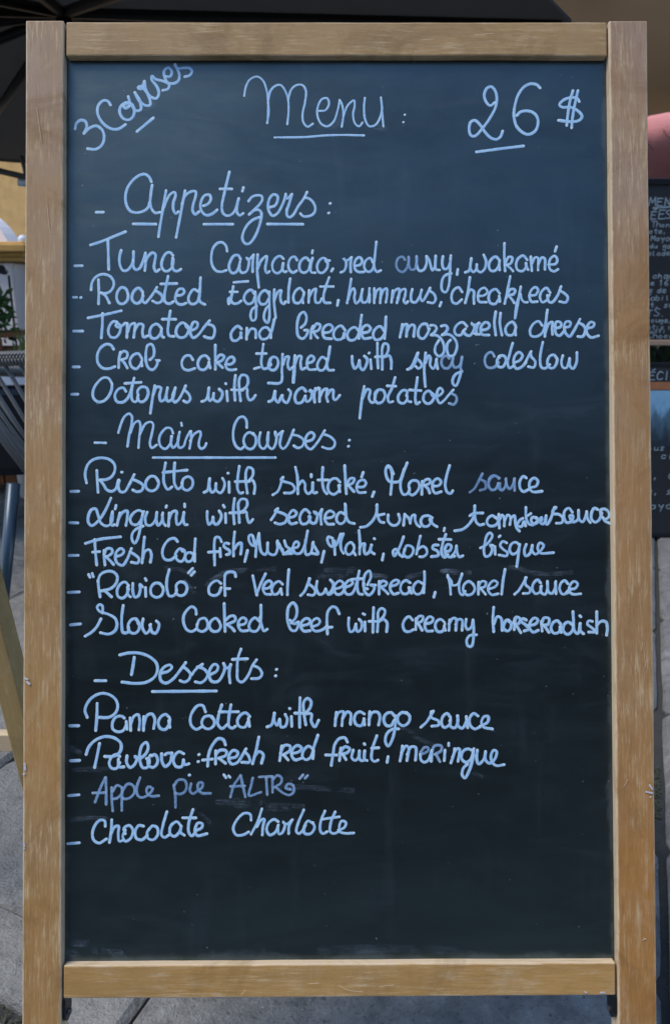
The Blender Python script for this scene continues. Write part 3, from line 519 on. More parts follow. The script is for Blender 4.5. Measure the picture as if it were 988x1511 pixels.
take|4.8|1.00|3230,4896 3224,5035 3243,5148 3273,5186/3178,5035 3288,5035/3417,5058 3379,5020 3326,5028 3288,5088 3296,5163 3348,5194 3401,5156 3416,5096/3404,5096 3416,5164/3470,4877 3477,5021 3487,5186/3484,5104 3530,5021 3575,5021 3560,5066 3507,5093/3507,5093 3544,5134 3570,5164/3605,5111 3673,5112 3703,5074 3680,5036 3628,5051 3600,5111 3620,5172 3695,5172/3673,4953 3655,5003
,|4.8|1.00|3793,5169 3773,5217
seared|4.8|1.00|2663,5470 2693,5425 2735,5350/2735,5347 2705,5373 2776,5395 2836,5433 2821,5493 2760,5519 2705,5504/2858,5448 2919,5433 2941,5396 2904,5366 2866,5403 2851,5471 2881,5516 2941,5504/3084,5396 3039,5358 2994,5396 2976,5464 3001,5516 3054,5509 3092,5441 3077,5426 3099,5502 3144,5509 3167,5449 3167,5404 3129,5381 3174,5419 3220,5359/3217,5359 3205,5442 3212,5520/3250,5457 3332,5442 3355,5405 3310,5374 3265,5404 3253,5472 3280,5517 3347,5520/3468,5412 3423,5390 3385,5427 3382,5487 3423,5518 3468,5488 3483,5412 3473,5299/3476,5307 3483,5428 3513,5495 3573,5515
Mo|4.8|1.00|4005,4969 3975,4901 3945,4878 3922,4916 3926,4992 3959,5052 4004,5060 4080,5045 4118,4947 4156,4849
tuna|4.8|1.00|3641,5556 3701,5546 3769,5489 3815,5406 3823,5308/3819,5316 3830,5429 3859,5496 3897,5504/3822,5429 3900,5411
,|4.8|1.00|3788,5169 3770,5217
Morel|4.8|1.00|3947,4886 3925,4909 3924,4977 3954,5044 3999,5060 4067,5052 4105,4977 4151,4856/3947,4886 3977,4916 3992,4977/3992,4962 3984,5082 3973,5195/4121,4917 4090,5022 4082,5128 4112,5196 4157,5188 4180,5151/4180,5136 4173,5090 4211,5045 4271,5053 4290,5106 4255,5174 4210,5204 4175,5181 4180,5128/4321,5053 4315,5196/4316,5098 4354,5038 4399,5031 4407,5068 4354,5098/4346,5098 4384,5136 4401,5181/4444,5106 4504,5099 4527,5054 4490,5023 4444,5053 4432,5121 4459,5182 4527,5167/4622,4880 4588,4993 4572,5099 4595,5174 4632,5187 4655,5157
sauce|4.8|0.50|4844,5172 4889,5138 4981,4972/4981,4972 4958,5025 5010,5062 5017,5130 4957,5153/5169,5018 5116,4995 5063,5032 5048,5108 5085,5153 5138,5131 5169,5086/5172,5078 5176,5131 5198,5149
tuna|4.8|1.00|3945,5421 3945,5489 3990,5534 4043,5527 4073,5474 4058,5414/4126,5414 4113,5535/4133,5422 4171,5460 4186,5512/4186,5505 4209,5430 4239,5422 4239,5475 4261,5528 4291,5550/4427,5453 4382,5430 4322,5445 4303,5505 4336,5548 4389,5539 4420,5475 4397,5468 4442,5528 4479,5551
,|4.8|1.00|4562,5569 4556,5596
tomatoes|4.8|1.00|4675,5597 4758,5582 4834,5522 4887,5432 4896,5323/4895,5326 4895,5432 4910,5500 4947,5534 4992,5525/4842,5432 4880,5409 4983,5402/5121,5455 5091,5432 5046,5455 5027,5507 5060,5545 5120,5538 5154,5493 5129,5450/5159,5417 5163,5568
auce|4.8|0.60|5161,5025 5131,4995 5078,5002 5048,5070 5070,5138 5115,5146 5153,5093/5153,5078 5168,5138 5198,5154 5236,5101 5241,5025/5237,5033 5251,5108 5281,5139 5312,5101 5335,5026/5332,5026 5334,5154
ce|4.8|1.00|5463,5018 5433,4999 5395,5048 5395,5131 5432,5169 5485,5147/5500,5124 5569,5109 5592,5056 5554,5019 5509,5049 5497,5124 5530,5170 5636,5165
tomatoes|4.8|1.00|5159,5432 5165,5561/5166,5478 5196,5425 5219,5470 5218,5546/5226,5478 5257,5425 5287,5448 5279,5531/5287,5463 5332,5433 5339,5508 5354,5569 5384,5602/5422,5463 5385,5486 5362,5539 5407,5554 5437,5494 5452,5546/5457,5343 5460,5464 5490,5524 5535,5536 5581,5494/5476,5433 5510,5411/5573,5464 5536,5449 5513,5479 5528,5516 5573,5517 5591,5479 5566,5452/5603,5494 5634,5479 5626,5449 5611,5502 5641,5527 5671,5494 5679,5434/5679,5434 5671,5494 5686,5532 5724,5479 5771,5344
sauce|4.8|1.00|5771,5344 5793,5344 5755,5374 5755,5412 5815,5419 5860,5457 5852,5510 5792,5517/5967,5397 5929,5352 5884,5382 5875,5457 5905,5510 5958,5495 5974,5435 5936,5435 5973,5503 6026,5480 6035,5375/6035,5382 6044,5480 6079,5503 6117,5435 6125,5390/6125,5398 6132,5465 6162,5511/6246,5368 6209,5353 6178,5405 6177,5473 6215,5508 6261,5481 6284,5428/6291,5413 6277,5375 6322,5363 6367,5398 6367,5451 6321,5474 6284,5436 6276,5390/6299,5451 6328,5496 6377,5519
-|4.8|1.00|454,5854 553,5853
Fresh|4.8|1.00|632,5723 790,5678 1015,5652/733,5681 742,5816 756,5959/712,5819 787,5813/835,5801 838,5876 846,5959/835,5846 865,5783 917,5784 925,5824 880,5862 850,5869/858,5869 903,5914 940,5955/963,5869 1030,5847 1053,5810 1022,5779 977,5809 958,5869 978,5937 1038,5964 1083,5907 1135,5780/1120,5817 1180,5855 1218,5893 1203,5938 1135,5930/1277,5656 1263,5788 1252,5938/1258,5893 1285,5810 1330,5795 1353,5848 1342,5931
Cod|4.8|1.00|1638,5706 1608,5672 1548,5683 1488,5758 1473,5841 1503,5901 1563,5906 1623,5864/1693,5812 1668,5782 1638,5804 1615,5849 1638,5909 1683,5924 1720,5864 1713,5804 1683,5789/1818,5850 1781,5827 1743,5834 1721,5879 1743,5924 1788,5917 1818,5850 1833,5677/1826,5835 1826,5922
-|4.8|1.00|446,6258 566,6253
quote|4.8|1.00|668,6063 683,6093/708,6053 719,6086
Raviolo|4.8|1.00|773,6124 776,6191 794,6308/768,6139 798,6064 865,6030 933,6034 978,6079 974,6147 926,6207 851,6236 798,6244/836,6236 881,6274 918,6309/1106,6185 1068,6147 1023,6162 983,6222 986,6297 1031,6324 1076,6297 1106,6222/1094,6200 1098,6282 1124,6309/1151,6163 1151,6252 1173,6313 1211,6298 1233,6223 1226,6170 1256,6200/1289,6208 1292,6305/1288,6111 1297,6130/1481,6209 1443,6164 1390,6163 1349,6208 1353,6283 1406,6316 1458,6299 1484,6239 1473,6194/1548,6014 1522,6119 1523,6224 1548,6299 1593,6299 1623,6269/1631,6239 1623,6187 1661,6149 1713,6157 1743,6210 1721,6277 1676,6299 1634,6281 1623,6239
quote|4.8|1.00|1803,6000 1758,6048/1823,6037 1788,6075
fish|4.8|1.00|2119,5708 2094,5663 2056,5662 2041,5715 2041,5835 2044,5963/1978,5823 2093,5817/2104,5783 2108,5873/2199,5731 2164,5723 2143,5753 2169,5783 2206,5806 2206,5843 2173,5851/2263,5603 2251,5731 2251,5866/2259,5791 2296,5738 2334,5723 2338,5776 2329,5844
,|4.8|1.00|2404,5806 2374,5926
Mussels|4.8|1.00|2492,5874 2495,5747 2447,5634 2420,5649 2424,5709 2462,5754 2507,5732/2462,5649 2492,5762 2529,5619/2529,5623 2537,5747 2559,5829 2597,5852 2619,5815 2624,5724/2624,5747 2627,5822 2664,5852 2702,5852 2732,5792 2729,5710/2732,5702 2747,5762 2785,5793 2795,5845/2808,5702 2830,5763 2875,5800 2860,5838 2807,5845/2747,5732 2807,5838 2883,5793 2898,5838 2867,5841/2898,5778 2950,5771 2965,5733 2943,5710 2913,5733 2905,5793 2928,5838 2980,5838 3026,5763 3061,5595/3041,5688 3033,5793 3048,5854 3093,5839 3123,5718/3116,5733 3153,5794 3176,5846 3108,5839
,|4.8|1.00|3241,5817 3213,5937
of|4.8|1.00|2113,6166 2071,6136 2018,6158 1981,6210 1988,6278 2041,6298 2086,6278 2116,6211/2274,6091 2263,6049 2206,6039 2164,6061 2153,6136 2158,6298/2164,6223 2209,6223
Veal|4.8|1.00|2461,6084 2484,6197 2506,6295/2503,6287 2544,6182 2600,6062/2574,6227 2641,6213 2671,6168 2641,6138 2596,6167 2574,6227 2596,6280 2656,6288/2784,6176 2747,6145 2702,6168 2668,6228 2686,6285 2731,6280 2769,6228/2765,6228 2779,6288/2855,6018 2844,6153 2839,6291
swe|4.8|1.00|2984,6301 3024,6259 3085,6117/3077,6116 3074,6169 3122,6214 3145,6259 3122,6297 3065,6292/3164,6147 3155,6229 3190,6290 3235,6275 3257,6230/3257,6230 3287,6290 3325,6275 3348,6215 3345,6170 3310,6132
Mahi|4.7|1.00|3360,5854 3355,5704/3791,5680 3795,5683/3333,5674 3288,5659 3280,5704 3318,5764 3370,5749 3423,5629/3333,5674 3355,5764 3454,5622 3423,5719 3430,5802 3453,5840/3566,5750 3536,5720 3491,5750 3476,5817 3506,5855 3551,5833 3573,5780 3566,5757/3561,5825 3585,5858/3624,5592 3634,5720 3630,5848/3631,5780 3656,5743 3687,5735 3679,5795 3694,5848 3731,5833 3762,5750/3759,5750 3754,5818 3791,5848
,|4.7|1.00|3892,5849 3879,5916
Lobster|4.7|1.00|4113,5661 4086,5736 4048,5819 4010,5872 3998,5819 4033,5796 4070,5857 4100,5879/4123,5812 4146,5759 4198,5767 4221,5805 4198,5865 4153,5887 4115,5857 4123,5797/4297,5654 4274,5752 4254,5850/4269,5797 4326,5767 4364,5798 4364,5850 4326,5880 4288,5880/4492,5753 4440,5756 4432,5790 4484,5820 4492,5866 4416,5880/4576,5636 4537,5753 4529,5843 4559,5888 4597,5858/4500,5690 4631,5693/4575,5828 4620,5813 4635,5761 4598,5746 4567,5791 4575,5858 4612,5886 4672,5874
sweetbread|4.7|1.00|3309,6132 3339,6170 3331,6230 3286,6290/3361,6230 3429,6208 3452,6170 3414,6140 3369,6170 3349,6230 3376,6287 3429,6283 3474,6215/3459,6215 3527,6193 3557,6163 3527,6133 3482,6163 3459,6230 3489,6288 3542,6283 3587,6201 3625,6036/3610,6111 3602,6216 3624,6283 3659,6291/3542,6126 3663,6118/3715,6231 3677,6216 3670,6171 3693,6066 3738,6033 3753,6096 3715,6186/3677,6171 3685,6261 3730,6299 3775,6261 3790,6209 3745,6186 3805,6190/3843,6149 3842,6289/3843,6187 3881,6145 3926,6164 3911,6194 3858,6209/3858,6209 3903,6247 3940,6285/3971,6202 4031,6187 4061,6150 4024,6135 3978,6165 3963,6232 4000,6289 4053,6277/4182,6165 4136,6140 4091,6172 4076,6240 4106,6285 4158,6278 4181,6218/4166,6218 4196,6281/4317,6173 4272,6151 4227,6188 4216,6248 4249,6290 4301,6278 4337,6173 4340,6046/4337,6173 4331,6275
,|4.7|1.00|4456,6271 4441,6324
r|4.6|1.00|4640,5874 4678,5824 4692,5763/4692,5768 4700,5841 4723,5884 4761,5871
bisque|4.6|1.00|4955,5786 5002,5764 5060,5706 5086,5648 5061,5620 5028,5648 5002,5739 4993,5822 5010,5880 5059,5864 5085,5789 5060,5756 5093,5759/5115,5773 5117,5856/5172,5654 5160,5665/5243,5732 5201,5715 5171,5756 5201,5798 5250,5839 5242,5873 5159,5864/5384,5757 5342,5724 5292,5749 5275,5815 5308,5856 5358,5832 5383,5774/5387,5749 5369,5873 5352,5992/5458,5749 5436,5815 5449,5873 5491,5857 5525,5758/5525,5758 5524,5824 5557,5857 5624,5808 5649,5758 5608,5733 5583,5783 5607,5841 5756,5841
Morel|4.6|1.00|4626,6292 4618,6185 4594,6085/4594,6102 4635,6152 4643,6193 4701,6185 4735,6119 4751,6069/4751,6073 4718,6185 4730,6284 4758,6301 4784,6260/4875,6186 4826,6152 4776,6185 4764,6260 4808,6301 4866,6285 4891,6227 4870,6182/4933,6161 4929,6293/4933,6202 4966,6153 5013,6161 4999,6211 4949,6227/4953,6227 5007,6294/5049,6236 5115,6211 5140,6170 5099,6145 5057,6178 5035,6244 5073,6299 5145,6289/5224,6021 5202,6137 5184,6294
sauce|4.6|1.00|5327,6295 5372,6253 5456,6113/5447,6113 5447,6188 5496,6237 5488,6279 5421,6287/5613,6172 5580,6138 5538,6171 5521,6237 5554,6290 5604,6271 5621,6205/5613,6213 5620,6279 5662,6296 5687,6238 5688,6155/5687,6172 5698,6271 5736,6288 5770,6230 5779,6156/5775,6172 5781,6291/5911,6181 5878,6148 5837,6172 5820,6238 5852,6296 5911,6280/5894,6280 5927,6247 5994,6231 6019,6181 5978,6156 5936,6197 5927,6264 5968,6297 6051,6292
-|5.0|1.00|471,6612 579,6602
Slow|5.0|1.00|632,6735 695,6698 754,6639 803,6549/821,6482 818,6407 788,6392 761,6421 791,6467 881,6497 956,6542 979,6609 957,6677 889,6714 799,6699/1046,6403 1031,6520 1031,6625 1046,6699 1099,6692 1106,6640/1211,6603 1189,6550 1136,6558 1099,6625 1121,6692 1174,6707 1219,6663 1219,6595 1189,6558/1263,6551 1253,6633 1294,6708 1331,6678 1346,6611/1338,6618 1361,6693 1398,6708 1428,6663 1436,6604 1409,6574
-|5.0|1.00|741,7221 857,7222
Desserts|5.0|1.00|1009,6942 1107,6921 1226,6924 1331,6962 1406,7030 1421,7105 1391,7179 1302,7239 1182,7253 1035,7237/1167,6969 1152,7074 1137,7156/1466,7142 1541,7120 1579,7075 1556,7053 1496,7075 1451,7142 1459,7224 1511,7251 1586,7210 1661,7120 1728,7028/1706,7076 1751,7113 1781,7158 1758,7218 1713,7240 1668,7225/1796,7158 1841,7099 1911,7047
-|5.0|1.00|1366,7342 2061,7339
serts|4.9|1.00|1855,7076 1915,7092 1968,7152 1945,7211 1893,7248 1833,7238/1998,7159 2065,7122 2080,7070 2043,7047 1998,7092 1983,7167 2013,7234 2080,7234 2132,7160 2155,7085 2140,7040/2143,7040 2177,7093 2222,7055/2218,7051 2203,7152 2212,7250/2331,6884 2297,6988 2290,7123 2297,7220 2342,7243 2410,7168 2455,7064 2500,7001/2238,6996 2402,6989/2470,7064 2530,7094 2560,7154 2530,7199 2447,7206
:|4.9|1.00|2717,7107/2707,7177
Cooked|4.9|1.00|1843,6500 1837,6448 1795,6418 1743,6455 1705,6522 1708,6605 1743,6672 1795,6690 1840,6665/1855,6613 1878,6560 1938,6546 1968,6598 1960,6658 1908,6691 1855,6665 1852,6613/2095,6584 2058,6546 2005,6576 1987,6636 2020,6685 2080,6685 2110,6636 2095,6584/2148,6386 2152,6524 2158,6689/2163,6569 2215,6524 2260,6524 2268,6569 2178,6614/2178,6614 2230,6651 2260,6686/2313,6622 2373,6607 2392,6570 2358,6540 2313,6569 2302,6629 2335,6682 2403,6682/2530,6578 2485,6543 2440,6577 2418,6637 2440,6682 2500,6687 2538,6630 2549,6540 2549,6405/2538,6540 2560,6638 2583,6687 2617,6668
beef|4.9|1.00|2958,6590 2913,6609 2868,6571/2883,6601 2936,6527 2936,6422 2899,6380 2854,6421 2838,6511 2846,6601 2883,6679 2928,6684 2954,6639 2958,6594/2996,6632 3071,6610 3086,6572 3048,6550 2996,6587 2984,6639 3018,6689 3086,6685/3116,6640 3176,6617 3194,6580 3161,6550 3108,6587 3101,6640 3138,6689 3221,6675 3274,6633
f|4.8|1.00|3405,6502 3371,6435 3326,6427 3281,6479 3270,6599 3276,6722/3276,6652 3325,6647
with|4.8|1.00|3510,6548 3506,6630 3525,6698 3558,6690 3588,6615/3585,6618 3603,6698 3641,6676 3652,6601 3622,6563/3686,6593 3687,6691/3667,6503 3682,6511/3781,6436 3776,6571 3773,6706/3731,6586 3844,6586/3821,6699 3829,6586 3832,6481 3867,6444 3905,6467 3889,6534 3836,6586 3889,6564 3927,6602 3922,6699
creamy|4.8|1.00|4207,6573 4169,6535 4124,6565 4101,6632 4124,6692 4169,6700 4214,6678/4245,6558 4241,6678/4244,6588 4275,6535 4320,6536 4312,6581 4259,6610/4267,6610 4312,6686/4342,6618 4417,6596 4433,6559 4395,6536 4350,6581 4342,6648 4364,6693 4424,6693/4553,6596 4515,6566 4470,6589 4455,6649 4484,6701 4537,6694 4560,6619/4552,6641 4567,6687/4613,6574 4605,6687/4605,6619 4643,6559 4681,6559 4680,6687/4680,6619 4711,6567 4748,6575 4748,6687/4794,6567 4786,6635 4808,6680 4853,6650 4869,6575/4869,6575 4876,6710 4852,6860 4814,6860 4797,6800 4830,6747 4905,6737
horseradish|5.0|1.00|5096,6438 5086,6576 5095,6703/5098,6621 5136,6539 5174,6554 5188,6689/5271,6599 5241,6576 5211,6614 5203,6666 5241,6697 5278,6674 5286,6614 5256,6577/5332,6569 5320,6682/5316,6607 5339,6547 5385,6562 5369,6614 5324,6629/5339,6629 5391,6715/5452,6577 5415,6562 5399,6592 5444,6630 5482,6675 5429,6697/5474,6637 5550,6623 5580,6578 5543,6555 5497,6600 5489,6667 5527,6710 5582,6690/5618,6593 5625,6698/5618,6623 5648,6555 5701,6563 5693,6623 5633,6638/5648,6638 5700,6713/5829,6624 5791,6586 5746,6608 5723,6668 5752,6721 5805,6714 5828,6654/5821,6654 5835,6714/5957,6632 5912,6601 5866,6631 5858,6699 5903,6736 5956,6699 5969,6624 5965,6489/5969,6624 5979,6699 6016,6729 6044,6617/6041,6617 6046,6699 6079,6730/6040,6534 6051,6543/6175,6595 6138,6587 6122,6625 6167,6662 6212,6708 6137,6712/6226,6490 6225,6625 6224,6723/6225,6640 6273,6595 6326,6603 6341,6671 6332,6746
-|5.0|1.00|465,7710 564,7710
Panna|5.0|1.00|656,7620 632,7545 659,7463 719,7397 808,7360 898,7375 965,7427 988,7495 966,7569 898,7618 779,7621/764,7471 761,7620 749,7762/1060,7629 1025,7607 966,7621 931,7681 936,7748 988,7778 1048,7763 1085,7696/1081,7667 1090,7749/1123,7629 1130,7764/1130,7697 1167,7607 1212,7593 1227,7652 1220,7757/1272,7615 1269,7764/1272,7697 1310,7600 1362,7586 1392,7638 1380,7742/1549,7624 1511,7591 1459,7616 1429,7683 1452,7743 1504,7755 1549,7698 1556,7646/1544,7661 1556,7731
-|5.0|1.00|475,8090 574,8087
Pav|5.0|1.00|645,8022 675,7940 749,7866 854,7829 951,7845 1018,7897 1026,7964 989,8024 922,8046 847,8045/791,7904 765,8037 738,8164/1011,8046 974,8023 922,8053 896,8120 922,8172 974,8175 1011,8113/996,8076 1004,8158 1056,8158
lova|5.0|1.00|1090,8039 1086,8113 1123,8166 1176,8129 1198,8054 1168,8047 1220,8069 1288,8025 1320,7951 1302,7894 1258,7921 1228,8010 1235,8114 1265,8171 1318,8159 1332,8077 1303,8070/1362,8040 1392,8025 1422,8070 1415,8130 1370,8167 1325,8144 1318,8077 1347,8033/1467,8018 1470,8100 1504,8157 1557,8115 1579,8011/1579,8011 1527,8014 1504,8029/1706,8019 1661,7997 1616,8026 1594,8093 1624,8157 1684,8158 1706,8086/1703,8086 1721,8138 1763,8128
:|5.0|1.00|1871,8030/1863,8106
Cotta|5.0|1.00|1944,7565 1914,7498 1862,7497 1802,7564 1777,7646 1795,7721 1847,7755 1899,7729/2034,7647 1989,7610 1929,7624 1902,7684 1929,7736 1982,7751 2034,7714 2041,7662 2012,7617/2121,7491 2086,7610 2079,7700 2124,7748 2176,7708/2221,7491 2199,7626 2199,7723 2236,7745 2270,7723/2094,7566 2301,7566/2426,7619 2386,7579 2333,7596 2291,7663 2311,7723 2371,7734 2408,7671/2411,7641 2423,7724
with|5.0|1.00|2615,7732 2663,7710 2696,7583/2693,7583 2693,7665 2723,7717 2750,7650/2753,7650 2768,7735 2813,7725 2835,7651 2813,7598/2880,7621 2884,7726/2861,7533 2864,7534/2975,7417 2970,7569 2970,7736/2918,7584 3053,7584/3037,7711 3015,7569 3015,7465 3053,7423 3095,7458 3083,7525 3038,7584/3045,7592 3098,7592 3097,7674 3135,7734 3177,7663
fresh|5.0|1.00|2161,7924 2139,7871 2086,7856 2026,7916 1982,8012 1967,8154/1914,8089 2019,8079/2056,7990 2053,8132/2056,8027 2101,7983 2169,7991 2168,8035 2086,8072/2094,8072 2161,8125/2198,8073 2281,8051 2296,8006 2251,7984 2213,8013 2195,8080 2228,8132 2288,8118 2385,7969/2370,7999 2415,8051 2423,8111 2340,8115/2525,7843 2495,7985 2456,8131/2480,8044 2528,8000 2572,8030 2554,8126
Red|5.0|1.00|2775,7941 2752,8098/2760,8016 2805,7934 2865,7942 2864,7986 2789,8038/2797,8038 2842,8091/2887,8024 2962,8002 2992,7965 2947,7935 2902,7964 2879,8031 2917,8091 2984,8076/3112,7973 3067,7943 3014,7987 2999,8054 3036,8091 3089,8062 3127,7943 3169,7824/3119,7988 3114,8077
mango|5.0|1.00|3371,7578 3362,7646 3356,7720/3362,7646 3397,7578 3449,7571 3437,7646 3431,7720/3437,7646 3487,7574 3524,7586 3524,7706/3674,7595 3629,7572 3584,7594 3566,7661 3591,7714 3644,7721 3674,7654/3671,7647 3677,7714/3734,7572 3726,7714/3726,7655 3764,7580 3824,7580 3846,7625 3831,7715/4004,7618 3967,7581 3914,7596 3887,7655 3914,7720 3966,7723 4004,7663/4016,7618 4011,7738 3980,7872 3935,7946 3905,7902 3921,7812 3988,7760 4048,7760/4139,7589 4087,7581 4041,7626 4049,7693 4101,7726 4161,7686 4169,7619 4132,7582
fruit|5.0|1.00|3490,7900 3463,7855 3403,7862 3351,7929 3335,8018 3313,8152/3253,8040 3373,8041/3418,7966 3403,8101/3406,8019 3463,7952 3515,7974 3493,8012 3425,8034/3440,8034 3474,8090/3553,7989 3537,8071 3575,8101 3612,8064 3620,7997/3620,7997 3627,8094 3665,8102 3680,7997/3673,8005 3672,8087 3702,8102/3673,7920 3679,7927/3811,7834 3763,7975 3755,8087 3785,8113 3822,8098/3755,7968 3830,7964
,|5.0|1.00|3932,8063 3922,8122
sauce|4.9|1.00|4293,7742 4353,7687 4429,7568/4406,7575 4406,7635 4481,7673 4488,7718 4413,7732/4616,7636 4579,7594 4533,7628 4518,7703 4548,7748 4608,7711 4616,7658/4608,7673 4623,7741 4668,7748 4698,7674 4691,7621/4696,7621 4698,7726 4743,7756 4788,7681 4789,7629/4789,7629 4803,7749/4916,7622 4872,7595 4826,7644 4830,7719 4878,7764 4938,7742/4938,7734 5021,7690 5029,7630 4984,7630 4954,7690 4976,7742 5073,7765
meringue|4.9|1.00|4089,7947 4081,8022 4063,8108/4078,8022 4127,7947 4157,7962 4138,8104/4141,8037 4187,7955 4235,7963 4239,8022 4231,8100
e|4.9|0.60|4291,8037 4359,8008 4374,7971 4337,7960 4291,8008
ringue|4.9|1.00|4284,8037 4291,8097 4328,8124 4373,8098 4412,7993/4412,7993 4403,8113/4554,7994 4546,8106/4595,7920 4595,7942/4659,7979 4651,8039 4618,8131/4636,8069 4682,7980 4712,7980 4696,8114/4847,7995 4802,7980 4749,8010 4734,8084 4778,8126 4831,8100 4862,8010/4869,7980 4854,8100 4815,8219 4770,8296 4740,8263 4755,8189 4801,8144/4907,7995 4899,8085 4921,8145 4974,8100 4997,8011/4997,8011 4996,8100 5041,8138 5101,8086 5117,8011 5087,7996 5056,8056 5071,8130 5116,8164 5198,8153
R|4.9|0.70|4411,8008 4442,7946 4517,7949 4509,8001 4441,8038/4456,8038 4498,8116
-|4.8|1.00|457,8468 568,8459
-|4.8|1.00|450,8987 573,8978
Apple|4.8|0.62|744,8538 793,8407 854,8274/859,8274 864,8408 864,8563/719,8440 859,8437/924,8384 925,8506 936,8634/933,8424 982,8359 1031,8384 1031,8449 982,8498 941,8506/1039,8384 1035,8507 1035,8629/1039,8425 1097,8344 1154,8360 1176,8417 1138,8483 1072,8507 1045,8499/1231,8279 1195,8393 1212,8475 1261,8491 1343,8443 1368,8394 1319,8377 1302,8426 1343,8475 1434,8473
pie|4.8|0.55|1598,8362 1614,8460 1618,8599/1603,8362 1647,8305 1713,8306 1738,8355 1721,8428 1664,8457 1614,8444/1787,8347 1774,8420 1803,8453 1861,8421 1910,8380 1910,8334 1869,8339 1861,8396 1902,8445 1997,8449
*|4.8|1.00|1767,8252
Chocolate|4.8|1.00|855,8800 848,8743 802,8734 753,8775 717,8864 729,8946 786,8982 868,8938/925,8732 920,8849 901,8976/917,8882 958,8808 999,8800 996,8882 1008,8964 1057,8948/1073,8882 1057,8825 1114,8793 1155,8842 1130,8932 1073,8964 1045,8915 1073,8842/1270,8802 1221,8793 1180,8858 1193,8932 1254,8949 1311,8900/1327,8843 1368,8799 1418,8819 1426,8892 1377,8949 1319,8933 1308,8875 1335,8827/1524,8648 1483,8787 1467,8901 1500,8925 1541,8901/1680,8804 1631,8755 1565,8803 1560,8885 1606,8914 1664,8861 1680,8804 1672,8869 1713,8902/1807,8625 1762,8772 1762,8870 1795,8910 1836,8870/1697,8714 1839,8715/1836,8854 1902,8821 1910,8780 1861,8772 1828,8854 1853,8906 1959,8887
quote|4.6|1.00|2144,8250 2167,8281/2197,8263 2210,8277
ALTR|4.6|0.60|2215,8491 2251,8367 2323,8260/2328,8260 2350,8367 2377,8489/2215,8376 2368,8371/2458,8287 2440,8368 2418,8475 2544,8440/2529,8275 2655,8270/2605,8279 2615,8467/2673,8271 2673,8440/2682,8297 2727,8258 2772,8289 2763,8342 2691,8387/2709,8387 2789,8450 2852,8473 2902,8441 2897,8370 2843,8352 2816,8396 2870,8414
quote|4.6|0.70|3005,8254 2969,8295/3054,8263 3029,8290
Charlotte|4.6|1.00|2439,8742 2430,8680 2368,8667 2296,8724 2245,8830 2278,8902 2349,8902 2412,8870/2556,8622 2511,8760 2439,8894/2502,8814 2547,8743 2583,8734 2568,8814 2561,8903/2735,8761 2690,8735 2627,8779 2609,8859 2645,8904 2708,8868 2735,8797/2730,8815 2744,8895 2780,8878 2807,8780 2780,8762 2825,8789 2888,8741/2884,8744 2851,8816 2848,8890/3013,8634 2950,8780 2932,8869 2959,8891 3004,8852 3031,8799/3112,8781 3058,8754 3017,8816 3022,8888 3085,8892 3130,8826 3112,8772/3243,8648 3196,8764 3192,8862 3219,8892 3268,8871/3210,8737 3399,8711/3354,8658 3309,8764 3300,8871 3336,8893 3390,8872/3390,8854 3453,8827 3471,8774 3426,8756 3399,8809 3408,8872 3461,8890 3555,8887
smear|9.0|0.65|1958,6180 2056,6106 2236,6039 2446,6017 2687,6010
smear|9.0|0.75|2041,6121 2131,6061 2236,6024
smear|7.0|0.65|1510,5991 1676,6014 1811,6082
smear|7.0|0.65|1721,6142 1818,6255
smear|9.0|0.65|3181,6087 3407,6088 3603,6036
smear|9.0|0.75|3663,6058 3783,6081 3911,6100
smear|9.0|0.65|4159,6101 4355,6061
smear|9.0|0.50|3272,6027 3452,6023 3678,6021
smear|9.0|0.75|4566,6031 4672,6039 4822,6052
smear|8.0|0.75|4536,6036 4685,6053 4826,6061
smear|8.0|0.75|5216,6030 5299,5997 5431,6025
smear|8.0|0.60|5448,6047 5680,6073 5946,6057
smear|9.0|0.65|2081,8544 2368,8555 2637,8583 2995,8593
smear|9.0|0.50|2278,8585 2637,8615 2924,8623
smear|9.0|0.60|2278,8519 2457,8537 2565,8547
smear|9.0|0.50|2727,8369 2996,8388 3535,8426
smear|7.0|0.65|4053,7731 4202,7798
smear|7.0|0.50|4217,7843 4434,7937
smear|7.0|0.50|4875,8249 4950,8279
smear|8.0|0.60|441,8741 654,8709 868,8721
smear|8.0|0.50|1688,8681 1820,8628
smear|8.0|0.50|1885,8674 1984,8756
smear|12.0|0.65|3222,1118 3358,1104 3450,996
smear|12.0|0.50|3564,881 3610,938
smear|12.0|0.50|3814,1111 3951,1150
smear|9.0|0.75|1195,944 1294,908 1372,868
smear|9.0|0.65|458,7947 571,7999
smear|9.0|0.50|526,8188 855,8179
smear|12.0|0.65|510,10056 659,10071 748,10138 1009,10162
smear|12.0|0.50|414,10144 525,10174
smear|14.0|0.30|3202,10159 3799,10133 4695,10168"""
for line in TEXT.strip().split('\n'):
    head, wd, op, body = line.split('|'); wd = float(wd); op = float(op)
    ink = Ink(); sm = head == 'smear'
    for s_ in body.split('/'):
        P = [tuple(int(t) for t in q.split(',')) for q in s_.split()]
        P = [(x/1e4-.34, LS-y/1e4-pz) for x, y in P]
        ink.stroke(P, wd*(.000735 if sm else .00066), op, seed=hash(len(body)) % 17, h=.00002 if sm else .00011, soft=sm)
    nm = {'-': 'dash', ':': 'colon', ',': 'comma', '*': 'dot', 'quote': 'quotation_mark', 'smear': 'smudge'}.get(head, 'lettering')
    o = ink.build(nm, M['smear'] if sm else M['marker'], panel, (0, -.003, 0))
    if nm == 'lettering': o['label'] = ('faded ' if op < .75 else '')+'handwriting reading "%s" in pale blue marker' % head
